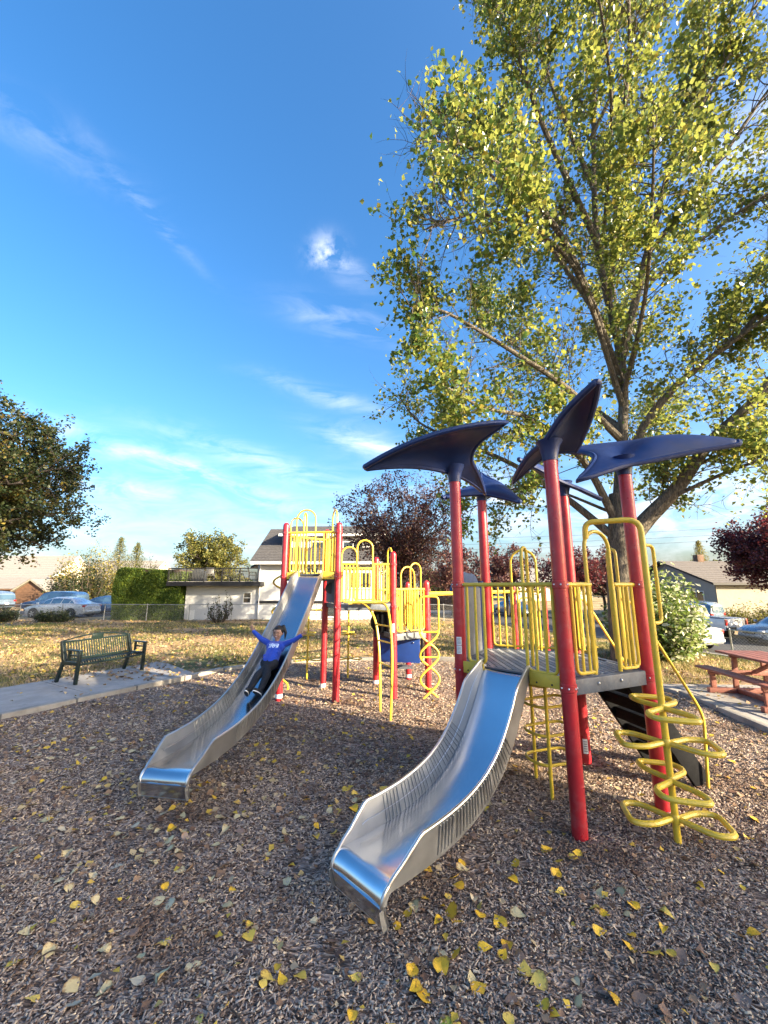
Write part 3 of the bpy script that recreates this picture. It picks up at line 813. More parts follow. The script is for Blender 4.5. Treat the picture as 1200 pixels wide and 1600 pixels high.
# ------------------------------------------------------------------ trees
def rand_dir(rng): 
    v = V((rng.gauss(0, 1), rng.gauss(0, 1), rng.gauss(0, 1))); return v.normalized()
def wander(rng, p, d, length, n, jit, up, sag=0.0):
    pts = [V(p)]; d = V(d).normalized(); st = length / n
    for i in range(n):
        d = (d + rand_dir(rng) * jit + V((0, 0, up)) - V((0, 0, sag * i / n))).normalized()
        pts.append(pts[-1] + d * st)
    return pts
def along(pts, t):
    k = len(pts) - 1; f = t * k; i = min(int(f), k - 1); a = f - i
    return pts[i].lerp(pts[i + 1], a), (pts[i + 1] - pts[i]).normalized()
class Tree:
    def __init__(s, seed): s.rng = random.Random(seed); s.g = np.random.default_rng(seed); s.wood = MB(); s.twig = MB(); s.leaf = []; s.size = []; s.trunk = MB()
    def limb(s, pts, r0, r1, n=10, trunk=False):
        pts = smooth_path(pts, 5); k = len(pts) - 1
        (s.trunk if trunk else s.wood).tube(pts, [r0 + (r1 - r0) * (i / k) ** 0.8 for i in range(k + 1)], n)
        return pts
    def sub(s, pts, count, length, r, t0=0.25, up=0.10, sub=4, sublen=0.4, spread=1.0, leaves=14, lsize=0.08, twr=0.004, jit=0.28, scatter=0.12, sag=0.0, tnode=3):
        """secondary branches along a limb, twigs on them, leaves round the twigs"""
        rng, g = s.rng, s.g
        for i in range(count):
            t = t0 + (1 - t0) * (i + rng.random()) / count
            p, d = along(pts, min(t, 1))
            side = rand_dir(rng); side = (side - d * side.dot(d)).normalized()
            dd = (d * rng.uniform(0.25, 0.8) + side * spread + V((0, 0, up * 2))).normalized()
            L = length * rng.uniform(0.55, 1.15) * (1.15 - 0.55 * t)
            b = wander(rng, p, dd, L, 5, jit, up, sag)
            s.wood.tube(b, [r * (1 - 0.16 * j) for j in range(6)], 5, cap=False)
            for j in range(sub):
                tt = rng.uniform(0.25, 1.0) if j else 1.0
                q, e = along(b, tt)
                sd = rand_dir(rng); ee = (e * 0.8 + sd * 0.9 + V((0, 0, up))).normalized()
                tw = wander(rng, q, ee, sublen * rng.uniform(0.6, 1.25), tnode, jit, up * 0.5, sag)
                s.twig.tube(tw, [twr * (1.1 - 0.9 * m / tnode) for m in range(tnode + 1)], 3, cap=False)
                k = max(1, int(leaves * rng.uniform(0.6, 1.35)))
                tv = g.random(k) ** 0.7 * tnode
                i0 = np.minimum(tv.astype(int), tnode - 1); fr = (tv - i0)[:, None]
                A = np.array([list(x) for x in tw])
                P = A[i0] * (1 - fr) + A[i0 + 1] * fr + g.normal(0, scatter, (k, 3))
                s.leaf.append(P); s.size.append(lsize * g.uniform(0.65, 1.25, k))
        return s
    def finish(s, name, loc, bark, leafm, label, cat='tree', group=None, twigmat='bark_twig', wid=0.8, droop=-0.5, keep=None):
        root = empty(name, loc, label=label, cat=cat, group=group)
        tr = s.trunk.build('trunk', M[bark], root)
        if s.wood.v: s.wood.build('branches', M['bark_limb' if bark == 'bark_poplar' else bark], root)
        if s.twig.v: s.twig.build('twigs', M[twigmat], root, smooth=False)['kind'] = 'stuff'
        if s.leaf:
            P = np.concatenate(s.leaf); S = np.concatenate(s.size)
            if keep is not None:
                ok = keep(P); P, S = P[ok], S[ok]
            leaves_np('crown', P, S, s.g, M[leafm], parent=root, loc=loc, wid=wid, droop=droop, flat=0.8)
        return root

def airy(P):
    # leaves hang in clumps: thin them where a slow three-dimensional wave runs low
    x, y, z = P[:, 0], P[:, 1], P[:, 2]
    w = np.sin(1.9 * x + 0.7 * z + 1) + np.sin(2.3 * y - 0.9 * x + 0.5) + np.sin(1.7 * z + 1.1 * y) + 0.7 * np.sin(4.1 * x - 3.3 * z) + 0.7 * np.sin(3.7 * y + 3.1 * z + 2)
    g = np.random.default_rng(4).random(len(P))
    return g < np.clip(0.36 + 0.37 * w, 0.02, 1.0)
def poplar():
    t = Tree(42); R = t.rng
    base = (6.45, 11.0, 0.0)
    t.limb([(6.45, 11, -0.1), (6.40, 11, 0.35), (6.45, 11, 2.3), (6.58, 11, 3.6), (6.66, 11, 4.6)], 0.43, 0.24, 16, trunk=True)
    tp = t.limb([(6.58, 11, 3.3), (6.70, 11, 4.6), (6.98, 11, 6.4), (7.2, 11, 8.8), (6.75, 10.8, 12.5), (6.9, 10.6, 16.5), (7.4, 10.6, 21.0), (7.6, 10.8, 25.5)], 0.21, 0.025, 12)
    limbs = [  # points, base radius, tip radius
        ([(6.55, 11, 3.0), (7.3, 10.9, 3.85), (8.02, 10.5, 4.71), (8.65, 10, 5.8), (9.84, 9.4, 7.13), (11.0, 9.0, 9.4), (11.6, 8.8, 12.5)], 0.27, 0.05),
        ([(7.0, 11, 5.5), (7.58, 10.8, 6.69), (8.35, 10.4, 7.67), (9.01, 10, 8.22), (10.37, 9.5, 9.62), (11.4, 9.4, 12.5), (11.8, 9.4, 15)], 0.14, 0.03),
        ([(6.6, 11, 3.6), (5.52, 10.6, 5.5), (3.94, 10, 6.43), (2.46, 9.2, 6.39), (1.35, 8.6, 6.7)], 0.12, 0.02),
        ([(6.5, 11, 3.3), (5.32, 11.5, 4.67), (4.03, 12, 5.81), (2.54, 12.5, 6.74), (1.2, 12.9, 7.6), (0.5, 13.2, 8.8)], 0.12, 0.02),
        ([(6.95, 11, 6.2), (5.14, 10.2, 7.37), (3.53, 9.5, 8.0), (1.56, 8.8, 8.72), (0.6, 8.5, 8.66)], 0.11, 0.015),
        ([(7.15, 11, 7.9), (5.17, 9.5, 11.1), (3.41, 8.5, 12.3), (2.12, 7.9, 12.54), (0.75, 7.3, 12.0)], 0.12, 0.015),
        ([(6.8, 10.6, 12.0), (4.75, 9.5, 15.4), (3.79, 9, 17.99), (2.7, 8.6, 20.26)], 0.11, 0.02),
        ([(7.1, 11, 7.2), (5.15, 9.4, 10.6), (2.6, 8.0, 10.7), (0.9, 7.3, 9.6)], 0.09, 0.012),
        ([(7.2, 11, 8.8), (7.95, 10.4, 11.86), (8.84, 10, 14.89), (10.0, 9.6, 18.01), (10.4, 9.4, 21)], 0.14, 0.025),
        ([(7.0, 11, 10.5), (6.6, 9.2, 13.5), (6.5, 8.0, 16.5), (6.2, 7.4, 19.5)], 0.10, 0.02),
        ([(7.1, 11, 7.5), (6.9, 9.3, 9.5), (6.4, 7.9, 11.3), (5.9, 6.9, 12.5)], 0.08, 0.015),
        ([(6.8, 10.7, 14.5), (5.4, 10.2, 18.5), (4.9, 10, 22.0), (4.7, 10, 24)], 0.08, 0.02),
        ([(7.0, 11, 6.5), (6.0, 13.2, 9.5), (4.8, 14.8, 12.5), (4.0, 15.6, 15)], 0.12, 0.02),
        ([(7.1, 11, 8.0), (8.5, 13.0, 11), (9.6, 14.6, 14.5), (10.0, 15.4, 18)], 0.12, 0.02),
        ([(6.8, 10.9, 5.0), (8.0, 12.6, 6.5), (9.8, 14, 7.8), (12, 15, 9)], 0.12, 0.02),
        ([(7.8, 10.6, 4.4), (9.0, 9.4, 5.0), (10.0, 8.6, 5.0), (10.9, 8.2, 4.6)], 0.06, 0.01),
        ([(8.3, 10.2, 5.2), (10.0, 10.4, 5.8), (11.8, 10.8, 5.6), (13.2, 11.0, 4.8)], 0.06, 0.01),
        ([(6.6, 11, 4.0), (4.9, 11.8, 5.0), (3.6, 12.2, 4.9), (2.6, 12.2, 4.3)], 0.05, 0.01),
        ([(6.8, 10.6, 16.5), (8.2, 9.6, 19.5), (9.0, 9.0, 22.5)], 0.07, 0.02),
        ([(7.9, 10.4, 11.8), (9.6, 9.4, 14.0), (11.0, 8.8, 16.0), (12.4, 8.4, 17.5)], 0.08, 0.015),
        ([(8.0, 10.4, 11.0), (9.4, 9.6, 12.0), (10.8, 8.8, 12.6), (12.2, 8.2, 12.4)], 0.07, 0.015),
        ([(8.8, 10.0, 14.9), (10.2, 8.9, 17.5), (11.4, 8.2, 20.0)], 0.06, 0.015),
        ([(9.0, 10.0, 8.2), (10.4, 9.0, 9.2), (11.8, 8.2, 9.6), (12.6, 7.8, 9.2)], 0.06, 0.012),
        ([(6.9, 10.6, 13.0), (6.2, 8.6, 15.0), (5.2, 7.2, 16.6), (4.6, 6.6, 17.2)], 0.06, 0.012),
        ([(6.9, 11, 9.8), (4.6, 10.6, 13.4), (2.9, 10.4, 15.4), (1.7, 10.3, 16.2)], 0.09, 0.015),
    ]
    for pts, r0, r1 in limbs:
        L = sum((V(a) - V(b)).length for a, b in zip(pts, pts[1:]))
        p = t.limb(pts, r0, r1, 9)
        thin = 1.0
        t.sub(p, int(L * 5.6), 1.75, 0.016, t0=0.20, up=0.05, sub=9, sublen=0.66, leaves=19, lsize=0.122, twr=0.0055, scatter=0.10, sag=0.05)
    t.sub(tp, 60, 2.0, 0.02, t0=0.36, up=0.08, sub=9, sublen=0.66, leaves=19, lsize=0.122, twr=0.0055, scatter=0.10)
    t.sub(tp, 14, 0.8, 0.008, t0=0.14, up=0.02, sub=4, sublen=0.35, leaves=5, lsize=0.08, twr=0.003, scatter=0.07, sag=0.3)
    t.finish('poplar_tree', base, 'bark_poplar', 'leaf_poplar', 'tall poplar with thick grey trunk and airy yellow green crown behind the near play structure', wid=0.95, keep=airy)
poplar()

def round_tree(name, seed, loc, z0, z1, rad, bark, leafm, label, group=None, nl=16, leaves=16, lsize=0.13, sublen=0.7, trunk_r=0.18, fork=None, squash=1.0, dens=1.0, up=0.08, droop=-0.3, scatter=0.16, length=1.3, keep=None, cnt=3.0, twr=0.006, lean=(0, 0), sag=0.0):
    """broad crown: limbs fan out from a fork to points spread over an ellipsoid"""
    t = Tree(seed); R = t.rng; x, y, z = loc
    fk = fork if fork is not None else z0 + 0.15 * (z1 - z0)
    tp = t.limb([(x, y, z - 0.15), (x + .05, y, z + (fk - z) * 0.5), (x + lean[0] * .3, y + lean[1] * .3, fk)], trunk_r, trunk_r * 0.8, 10, trunk=True)
    zc, hh = (z0 + z1) / 2, (z1 - z0) / 2
    for i in range(nl):
        # evenly spread directions (spiral), biased to the upper part
        u = 1 - 1.75 * (i + 0.5) / nl; a = i * 2.39996 + R.uniform(-.4, .4)
        rr = math.sqrt(max(0, 1 - u * u)) * R.uniform(0.75, 1.0)
        end = V((x + lean[0] + rad * rr * math.cos(a), y + lean[1] + rad * rr * math.sin(a) * squash, zc + hh * u * R.uniform(0.8, 1.0)))
        st = tp[-1].lerp(V((x + lean[0] * .5, y + lean[1] * .5, z1)), R.uniform(0, 0.35))
        mid = st.lerp(end, 0.5) + V((0, 0, 0.12 * hh)) + rand_dir(R) * rad * 0.1
        L = (end - st).length
        p = t.limb([tp[-1], st, mid, end] if (st - tp[-1]).length > 0.1 else [st, mid, end], trunk_r * 0.42, trunk_r * 0.08, 6)
        t.sub(p, max(3, int(L * cnt * dens)), length, trunk_r * 0.09, t0=0.3, up=up, sub=5, sublen=sublen, leaves=leaves, lsize=lsize, twr=twr, scatter=scatter, sag=sag)
    return t.finish(name, loc, bark, leafm, label, group=group, droop=droop, keep=keep)

def bush(name, seed, loc, rx, ry, h, leafm, label, cat='bush', n=60, leaves=40, lsize=0.09, stem=0.02, group=None, tall=False, scatter=0.1, wid=0.6):
    t = Tree(seed); R = t.rng; x, y, z = loc
    t.trunk.tube([(x, y, z - 0.1), (x, y, z + 0.25 * h)], [stem * 2, stem], 6)
    for i in range(n):
        a = R.uniform(0, 6.283); u = R.random() ** 0.5
        top = V((x + rx * u * math.cos(a), y + ry * u * math.sin(a), z + h * (1 - 0.45 * u * u) * R.uniform(0.35, 1.05)))
        b = V((x + 0.3 * rx * math.cos(a), y + 0.3 * ry * math.sin(a), z - 0.03))
        mid = b.lerp(top, 0.5) + V((rx * .18 * math.cos(a), ry * .18 * math.sin(a), 0))
        p = smooth_path([b, mid, top], 3)
        t.wood.tube(p, [stem * (1 - 0.12 * k) for k in range(len(p))], 4, cap=False)
        A = np.array([list(q) for q in p]); k = leaves
        tv = (0.12 + 0.88 * t.g.random(k) ** 0.8) * (len(p) - 1); i0 = np.minimum(tv.astype(int), len(p) - 2); fr = (tv - i0)[:, None]
        t.leaf.append(A[i0] * (1 - fr) + A[i0 + 1] * fr + t.g.normal(0, scatter, (k, 3))); t.size.append(lsize * t.g.uniform(0.6, 1.3, k))
    return t.finish(name, loc, 'bark_twig', leafm, label, cat=cat, group=group, wid=wid, droop=0.1)

def conifer(name, seed, loc, h, r, label, group=None, leafm='leaf_conifer'):
    t = Tree(seed); R = t.rng; x, y, z = loc
    t.limb([(x, y, z - .1), (x, y, z + h * .5), (x, y, z + h)], 0.02 * h, 0.01, 7, trunk=True)
    k = int(h * 14)
    for i in range(k):
        f = i / k; zz = z + h * (0.06 + 0.94 * f); rr = r * (1 - f) ** 0.9 * R.uniform(0.7, 1.1) + 0.1
        a = i * 2.4 + R.uniform(-.3, .3)
        e = V((x + rr * math.cos(a), y + rr * math.sin(a), zz - 0.25 * rr + 0.1))
        b = V((x, y, zz)); m = b.lerp(e, .6) + V((0, 0, -.06 * rr))
        t.wood.tube([b, m, e], [0.02, 0.012, 0.004], 3, cap=False)
        n = 46; f2 = t.g.random(n)[:, None] ** 0.7
        t.leaf.append(np.array(list(b))[None] * (1 - f2) + np.array(list(e))[None] * f2 + t.g.normal(0, 0.13, (n, 3))); t.size.append(t.g.uniform(0.12, 0.24, n))
    return t.finish(name, loc, 'bark_dark', leafm, label, group=group, wid=0.35)

def build_trees():
    # dark hawthorn at the left edge
    round_tree('hawthorn_tree', 5, (-17.6, 15.6, -0.02), 2.4, 10.2, 5.0, 'bark_dark', 'leaf_dark', 'dark spreading tree with sunlit patches painted yellow, leaning in from the left edge', nl=52, leaves=24, lsize=0.13, trunk_r=0.3, fork=2.4, length=1.7, sublen=0.7, cnt=3.4, up=0.05, scatter=0.10, sag=0.06)
    # plum tree in the middle, behind the far play structure
    round_tree('plum_tree', 6, (0.9, 19.0, -0.1), 2.2, 7.6, 3.2, 'bark_dark', 'leaf_plum_mixed', 'purple leaved tree with bare dark twigs behind the far play structure', nl=30, leaves=14, lsize=0.105, trunk_r=0.16, fork=1.5, length=1.05, sublen=0.5, cnt=3.4, scatter=0.10)
    # row of red plums across the park
    for i, (x, y, z1, rad, lf, lab) in enumerate(((5.6, 33, 5.0, 3.0, 'leaf_plum_red', 'red plum tree just right of the tall left post of the near structure, far off'),
                                       (10.6, 35, 5.6, 3.4, 'leaf_plum_red', 'brightest red plum tree seen above the middle railing of the near structure'),
                                       (15.6, 34, 5.2, 3.2, 'leaf_purple', 'dark purple plum tree seen beside the poplar trunk'),
                                       (19.5, 36, 5.4, 3.2, 'leaf_plum_red', 'reddish plum tree between the poplar trunk and the grey house'))):
        round_tree('plum_tree', 60 + i, (x, y, -0.3), 0.9, z1, rad, 'bark_dark', lf, lab, group='plum trees across the park', nl=22, leaves=11, lsize=0.2, trunk_r=0.14, fork=1.1, length=0.9, sublen=0.55, cnt=2.1, scatter=0.16)
    # copper beech at the right edge, in front of the grey house
    round_tree('copper_beech', 7, (21.9, 20.9, -0.6), 1.8, 5.9, 3.6, 'bark_dark', 'leaf_purple', 'dark purple tree hanging over the right edge before the grey house', nl=40, leaves=26, lsize=0.15, trunk_r=0.2, fork=1.6, length=1.0, sublen=0.55, cnt=3.0, scatter=0.14, sag=0.15)
    # left background
    round_tree('oak_tree', 8, (-21.8, 50, -0.3), 2.2, 8.9, 4.6, 'bark_dark', 'leaf_olive', 'round topped green tree behind the balcony of the white house', nl=30, leaves=13, lsize=0.26, trunk_r=0.3, fork=2.0, length=1.2, sublen=0.7, cnt=2.1, scatter=0.2)
    bush('shrub', 9, (-36.0, 49, -0.3), 4.6, 2.5, 7.6, 'leaf_yellowgreen', 'broad yellow green shrub beside the hedge, behind the silver car', n=110, leaves=80, lsize=0.24, scatter=0.3, stem=0.04)
    bush('shrub', 19, (-30.2, 50, -0.3), 3.4, 2.5, 6.2, 'leaf_olive', 'olive shrub half hidden behind the tall clipped hedge', n=80, leaves=70, lsize=0.24, scatter=0.3, stem=0.04)
    bush('shrub', 29, (-31.6, 42, -0.3), 3.0, 2.2, 5.6, 'leaf_dark', 'dark green shrub above the silver car roof', n=90, leaves=80, lsize=0.2, scatter=0.25, stem=0.04)
    conifer('fir_tree', 10, (-41.2, 62, -0.3), 9.7, 4.2, 'taller thin fir tip rising above the shrubs on the left', 'fir trees on the left', 'leaf_olive')
    conifer('fir_tree', 11, (-36.0, 58, -0.3), 8.4, 4.0, 'second fir tip, nearer the hedge than the other', 'fir trees on the left', 'leaf_olive')
    conifer('fir_tree', 12, (50.0, 63, -0.6), 9.6, 3.4, 'pale green tree peak rising over the roof of the grey house', None, 'leaf_yellowgreen')
    # shrubs
    bush('flowering_bush', 13, (7.72, 11.7, 0.0), 1.2, 1.1, 2.75, 'leaf_bush', 'leafy bush with pale cream flower clusters right of the poplar trunk', n=170, leaves=66, lsize=0.135, scatter=0.13)
    bush('juniper_bush', 14, (-24.2, 25.0, -0.12), 1.9, 0.9, 1.0, 'leaf_juniper', 'low dark juniper in front of the silver car', n=90, leaves=50, lsize=0.1, scatter=0.1)
    bush('juniper_bush', 15, (-20.4, 25.3, -0.12), 1.2, 0.7, 0.75, 'leaf_juniper', 'smaller dark juniper under the silver car rear wheel arch', n=60, leaves=45, lsize=0.1, scatter=0.09)
    bush('sapling', 16, (-9.9, 24.6, -0.1), 0.75, 0.6, 2.1, 'leaf_juniper', 'thin young sapling before the white garage wall', n=34, leaves=26, lsize=0.10, scatter=0.06, cat='sapling')
    bush('shrub', 17, (20.5, 30.0, -0.7), 2.0, 1.6, 2.2, 'leaf_hedge', 'dark green shrub under the window of the grey house', n=80, leaves=60, lsize=0.17, scatter=0.2)
    bush('shrub', 18, (25.8, 28.0, -0.6), 2.6, 1.2, 1.5, 'leaf_olive', 'low olive shrub against the sunlit wall of the grey house', n=70, leaves=50, lsize=0.15, scatter=0.2)
    # trees that stand outside the view, to the right and behind, and shade the near ground
    n = V((0.492, 0.870)); t = V((0.870, -0.492))
    for i, (nn, tt, z0, z1, rad) in enumerate(SHADE):
        p = n * nn + t * tt
        round_tree('maple_tree', 80 + i, (p.x, p.y, -0.3), z0, z1, rad, 'bark_dark', 'leaf_olive', SHLAB[i], group='trees beyond the right edge', nl=24, leaves=13, lsize=0.40, trunk_r=0.3, fork=max(1.2, z0 * 0.8), length=1.2, sublen=0.7, cnt=1.7, scatter=0.28)
    # far tree line that closes the horizon
    g = np.random.default_rng(30); P = []; 
    for x0, x1, y0, h in ((-160, -62, 120, 9), (-62, 10, 130, 7), (10, 90, 110, 7), (60, 170, 90, 9), (-140, -70, 80, 8)):
        k = int((x1 - x0) * 150)
        x = g.uniform(x0, x1, k); hh = h * (0.6 + 0.4 * np.sin(x * 0.13 + y0) * np.sin(x * 0.31 + 1.0)) * g.uniform(0.8, 1.0, k)
        P.append(np.stack([x, y0 + g.uniform(-4, 4, k), -0.5 + hh * g.random(k) ** 0.7], 1))
    P = np.concatenate(P)
    o = leaves_np('far_wood', P, g.uniform(0.7, 1.5, len(P)), g, M['leaf_far'], flat=0.8, label=('low line of far trees along the horizon', 'trees'))
SHADE = [(-9.0, 37, 8.5, 17.5, 3.4), (-4.6, 39, 9.0, 19.0, 3.4), (-0.2, 37, 9.6, 19.0, 3.0), (2.9, 41, 11.6, 20.0, 2.2)]
SHLAB = ['leafy tree farthest behind the camera on the right, out of view', 'tallest leafy tree right of the camera, out of view', 'small leafy tree nearest the picnic pad, out of view', 'high crowned leafy tree across the pad, out of view']
build_trees()

def hedge():
    root = empty('clipped_hedge', (-15.4, 26.9, -0.2), label='tall dense clipped green hedge left of the white garage', cat='hedge')
    core = MB().box((-15.45, 27.3, 1.45), (3.9, 1.6, 3.3)); core.build('stem_core', M['soil'], root)
    g = np.random.default_rng(77); n = 42000
    f = g.random(n); P = np.empty((n, 3))
    x0, x1, y0, y1, z0, z1 = -17.65, -13.3, 26.3, 28.3, -0.2, 3.25
    a = f < 0.62; b = (f >= 0.62) & (f < 0.80); c = f >= 0.80
    P[a] = np.stack([g.uniform(x0, x1, a.sum()), y0 + g.gamma(1.5, 0.07, a.sum()), g.uniform(z0, z1, a.sum())], 1)
    P[b] = np.stack([np.where(g.random(b.sum()) < 0.5, x0 + g.gamma(1.5, .07, b.sum()), x1 - g.gamma(1.5, .07, b.sum())), g.uniform(y0, y1, b.sum()), g.uniform(z0, z1, b.sum())], 1)
    P[c] = np.stack([g.uniform(x0, x1, c.sum()), g.uniform(y0, y1, c.sum()), z1 - g.gamma(1.2, .06, c.sum())], 1)
    # rounded shoulders, a slightly billowing face, the top falling to the right
    P[:, 1] += 0.10 * np.sin(P[:, 0] * 3.1) * np.sin(P[:, 2] * 2.3 + 1) + 0.4 * np.clip(P[:, 2] - 2.9, 0, 1)
    P[:, 2] -= (P[:, 0] - x0) / (x1 - x0) * 0.3 * np.clip(P[:, 2] / z1, 0, 1) + 0.5 * np.clip(x0 + 0.35 - P[:, 0], 0, 1) * (P[:, 2] > 2.6)
    leaves_np('foliage', P, g.uniform(0.08, 0.17, n), g, M['leaf_hedge'], flat=0.6, parent=root, loc=(-15.4, 26.9, -0.2), wid=0.4, droop=0.9)
hedge()
# ------------------------------------------------------------------ play structures
PR = 0.0635
CLAMPS = {(1.62, 3.71): (1.17, 2.06), (2.60, 4.14): (1.17, 2.06), (2.40, 5.18): (1.17, 2.06), (0.83, 4.52): (1.17, 2.06), (1.40, 5.56): (1.17, 2.06), (-1.93, 7.77): (2.22, 3.07), (-0.87, 7.60): (1.65, 2.22, 3.07), (0.18, 7.85): (1.08, 1.65, 2.46), (0.88, 8.36): (1.08, 1.96)}
def post(root, xy, z1, sticker=None, foot=False, dome=True):
    x, y = xy
    prof = [(PR, -0.15), (PR, z1 - 0.03)] + ([(PR * 0.97, z1), (PR * 0.8, z1 + 0.03), (PR * 0.45, z1 + 0.05), (0.005, z1 + 0.055)] if dome else [(PR, z1)])
    o = MB().lathe((x, y, 0), prof, 20).build('post', M['red_post'], root)
    if foot:
        MB().lathe((x, y, 0), [(PR + .002, 0.03), (PR + .002, 0.10)], 20).build('foot_band', M['white_label'], o)
    for z in CLAMPS.get(tuple(xy), ()):
        MB().lathe((x, y, z), [(PR + .001, -.035), (PR + .008, -.03), (PR + .008, .03), (PR + .001, .035)], 20).build('clamp', M['red_post'], o)
        for a in (200, 250, 300, 340): MB().ball((x + (PR + .009) * math.cos(math.radians(a)), y + (PR + .009) * math.sin(math.radians(a)), z), .009, 6, 4).build('clamp_bolt', M['bolt_metal'], o)
    for (z, a, h) in (sticker or []):
        rows = []
        for i in range(6):
            t = math.radians(a) + (i / 5 - 0.5) * 0.85
            rows.append([V((x + (PR + .0015) * math.cos(t), y + (PR + .0015) * math.sin(t), z + h * k)) for k in (0, 1)])
        lb = MB().grid(rows).build('safety_label', M['white_label'], o)
        for k in range(5):
            rw = []
            zz = z + h * (0.15 + 0.16 * k)
            for i in range(5):
                t = math.radians(a) + (i / 4 - 0.5) * 0.6
                rw.append([V((x + (PR + .003) * math.cos(t), y + (PR + .003) * math.sin(t), zz + e)) for e in (0, h * 0.06)])
            mb = MB().grid(rw)
            # printed lines of the label lie on the label itself
            b = mb.build('safety_label', M['label_print'], o)
            b.name = 'label_line'
    return o
def tubepart(root, name, pts, r=0.0165, fil=0.0, mat='yellow_tube', n=10, closed=False):
    if fil: pts = fillet(pts, fil)
    return MB().tube(pts, r, n, closed).build(name, M[mat], root)
def arch(root, p, q, z0, z1, r=0.0165):
    """inverted U hand hold between two points"""
    p, q = V((*p, 0)), V((*q, 0)); w = (q - p).length / 2; c = (p + q) / 2; u = (q - p).normalized()
    pts = [p + V((0, 0, z0)), p + V((0, 0, z1 - w))]
    for i in range(1, 12):
        a = math.pi - math.pi * i / 12
        pts.append(c + u * w * math.cos(a) + V((0, 0, z1 - w + w * math.sin(a))))
    pts += [q + V((0, 0, z1 - w)), q + V((0, 0, z0))]
    return tubepart(root, 'hand_arch', pts, r)
def barrier(root, p, q, z0, z1, n, rail_to=None, r=0.0135):
    """railing panel: U-shaped lower frame, a top rail and n upright bars"""
    p, q = V((*p, 0)), V((*q, 0)); a, b = (p, q)
    fr = fillet([p + V((0, 0, z1)), p + V((0, 0, z0)), q + V((0, 0, z0)), q + V((0, 0, z1))], 0.06, 5)
    o = MB().tube(fr, r + .002, 8).build('railing', M['yellow_tube'], root)
    for i in range(1, n + 1):
        c = p.lerp(q, i / (n + 1))
        MB().tube([c + V((0, 0, z0)), c + V((0, 0, z1))], r, 8).build('bar', M['yellow_tube'], o)
    return o
def top_rail(root, pts, z, r=0.0215):
    return tubepart(root, 'top_rail', [V((x, y, z)) for x, y in pts], r, n=10)
def deck(root, poly, z, seed=0):
    """coated steel deck: folded edge, and slotted tread of little raised bars"""
    pts = [V((x, y, 0)) for x, y in poly]; c = sum(pts, V((0, 0, 0))) / len(pts)
    ins = [p + (c - p).normalized() * 0.02 for p in pts]
    o = MB().prism([p + V((0, 0, z - 0.085)) for p in ins], (0, 0, 0.075)).build('deck', M['deck_coat'], root, smooth=False)
    mb = MB(); k = len(pts)
    xs = [p.x for p in pts]; ys = [p.y for p in pts]
    P = [(p.x, p.y) for p in ins]
    x = min(xs)
    col = 0
    while x < max(xs):
        y = min(ys)
        while y < max(ys):
            if seg_dist(np.array([x]), np.array([y]), P)[0] < -0.045:
                a = math.radians(38 if col % 2 else -38); d = V((math.cos(a), math.sin(a), 0)) * 0.031
                mb.bar(V((x, y, z - 0.004)) - d, V((x, y, z - 0.004)) + d, 0.014, 0.012)
            y += 0.034
        x += 0.060; col += 1
    MB_o = mb.build('tread', M['deck_tread'], o, smooth=False); MB_o['kind'] = 'stuff'
    rim = MB()
    for i in range(k):
        a, b = ins[i], ins[(i + 1) % k]
        rim.bar(a + V((0, 0, z - 0.005)), b + V((0, 0, z - 0.005)), 0.04, 0.016)
    rim.build('deck_rim', M['deck_coat'], o, smooth=False)
    return o
def skirt(root, p, q, z0, z1, off):
    p, q, f = V((*p, 0)), V((*q, 0)), V((*off, 0))
    o = MB().bar(p + f + V((0, 0, (z0 + z1) / 2)), q + f + V((0, 0, (z0 + z1) / 2)), 0.02, z1 - z0).build('skirt_panel', M['yellow_panel'], root, bevel=0.006)
    for t in (0.25, 0.75):
        c = p.lerp(q, t) + f * 1.0 + f.normalized() * 0.011 + V((0, 0, z0 + 0.03))
        MB().ball(c, 0.009, 8, 6).build('bolt', M['car_trim'], o)
    return o
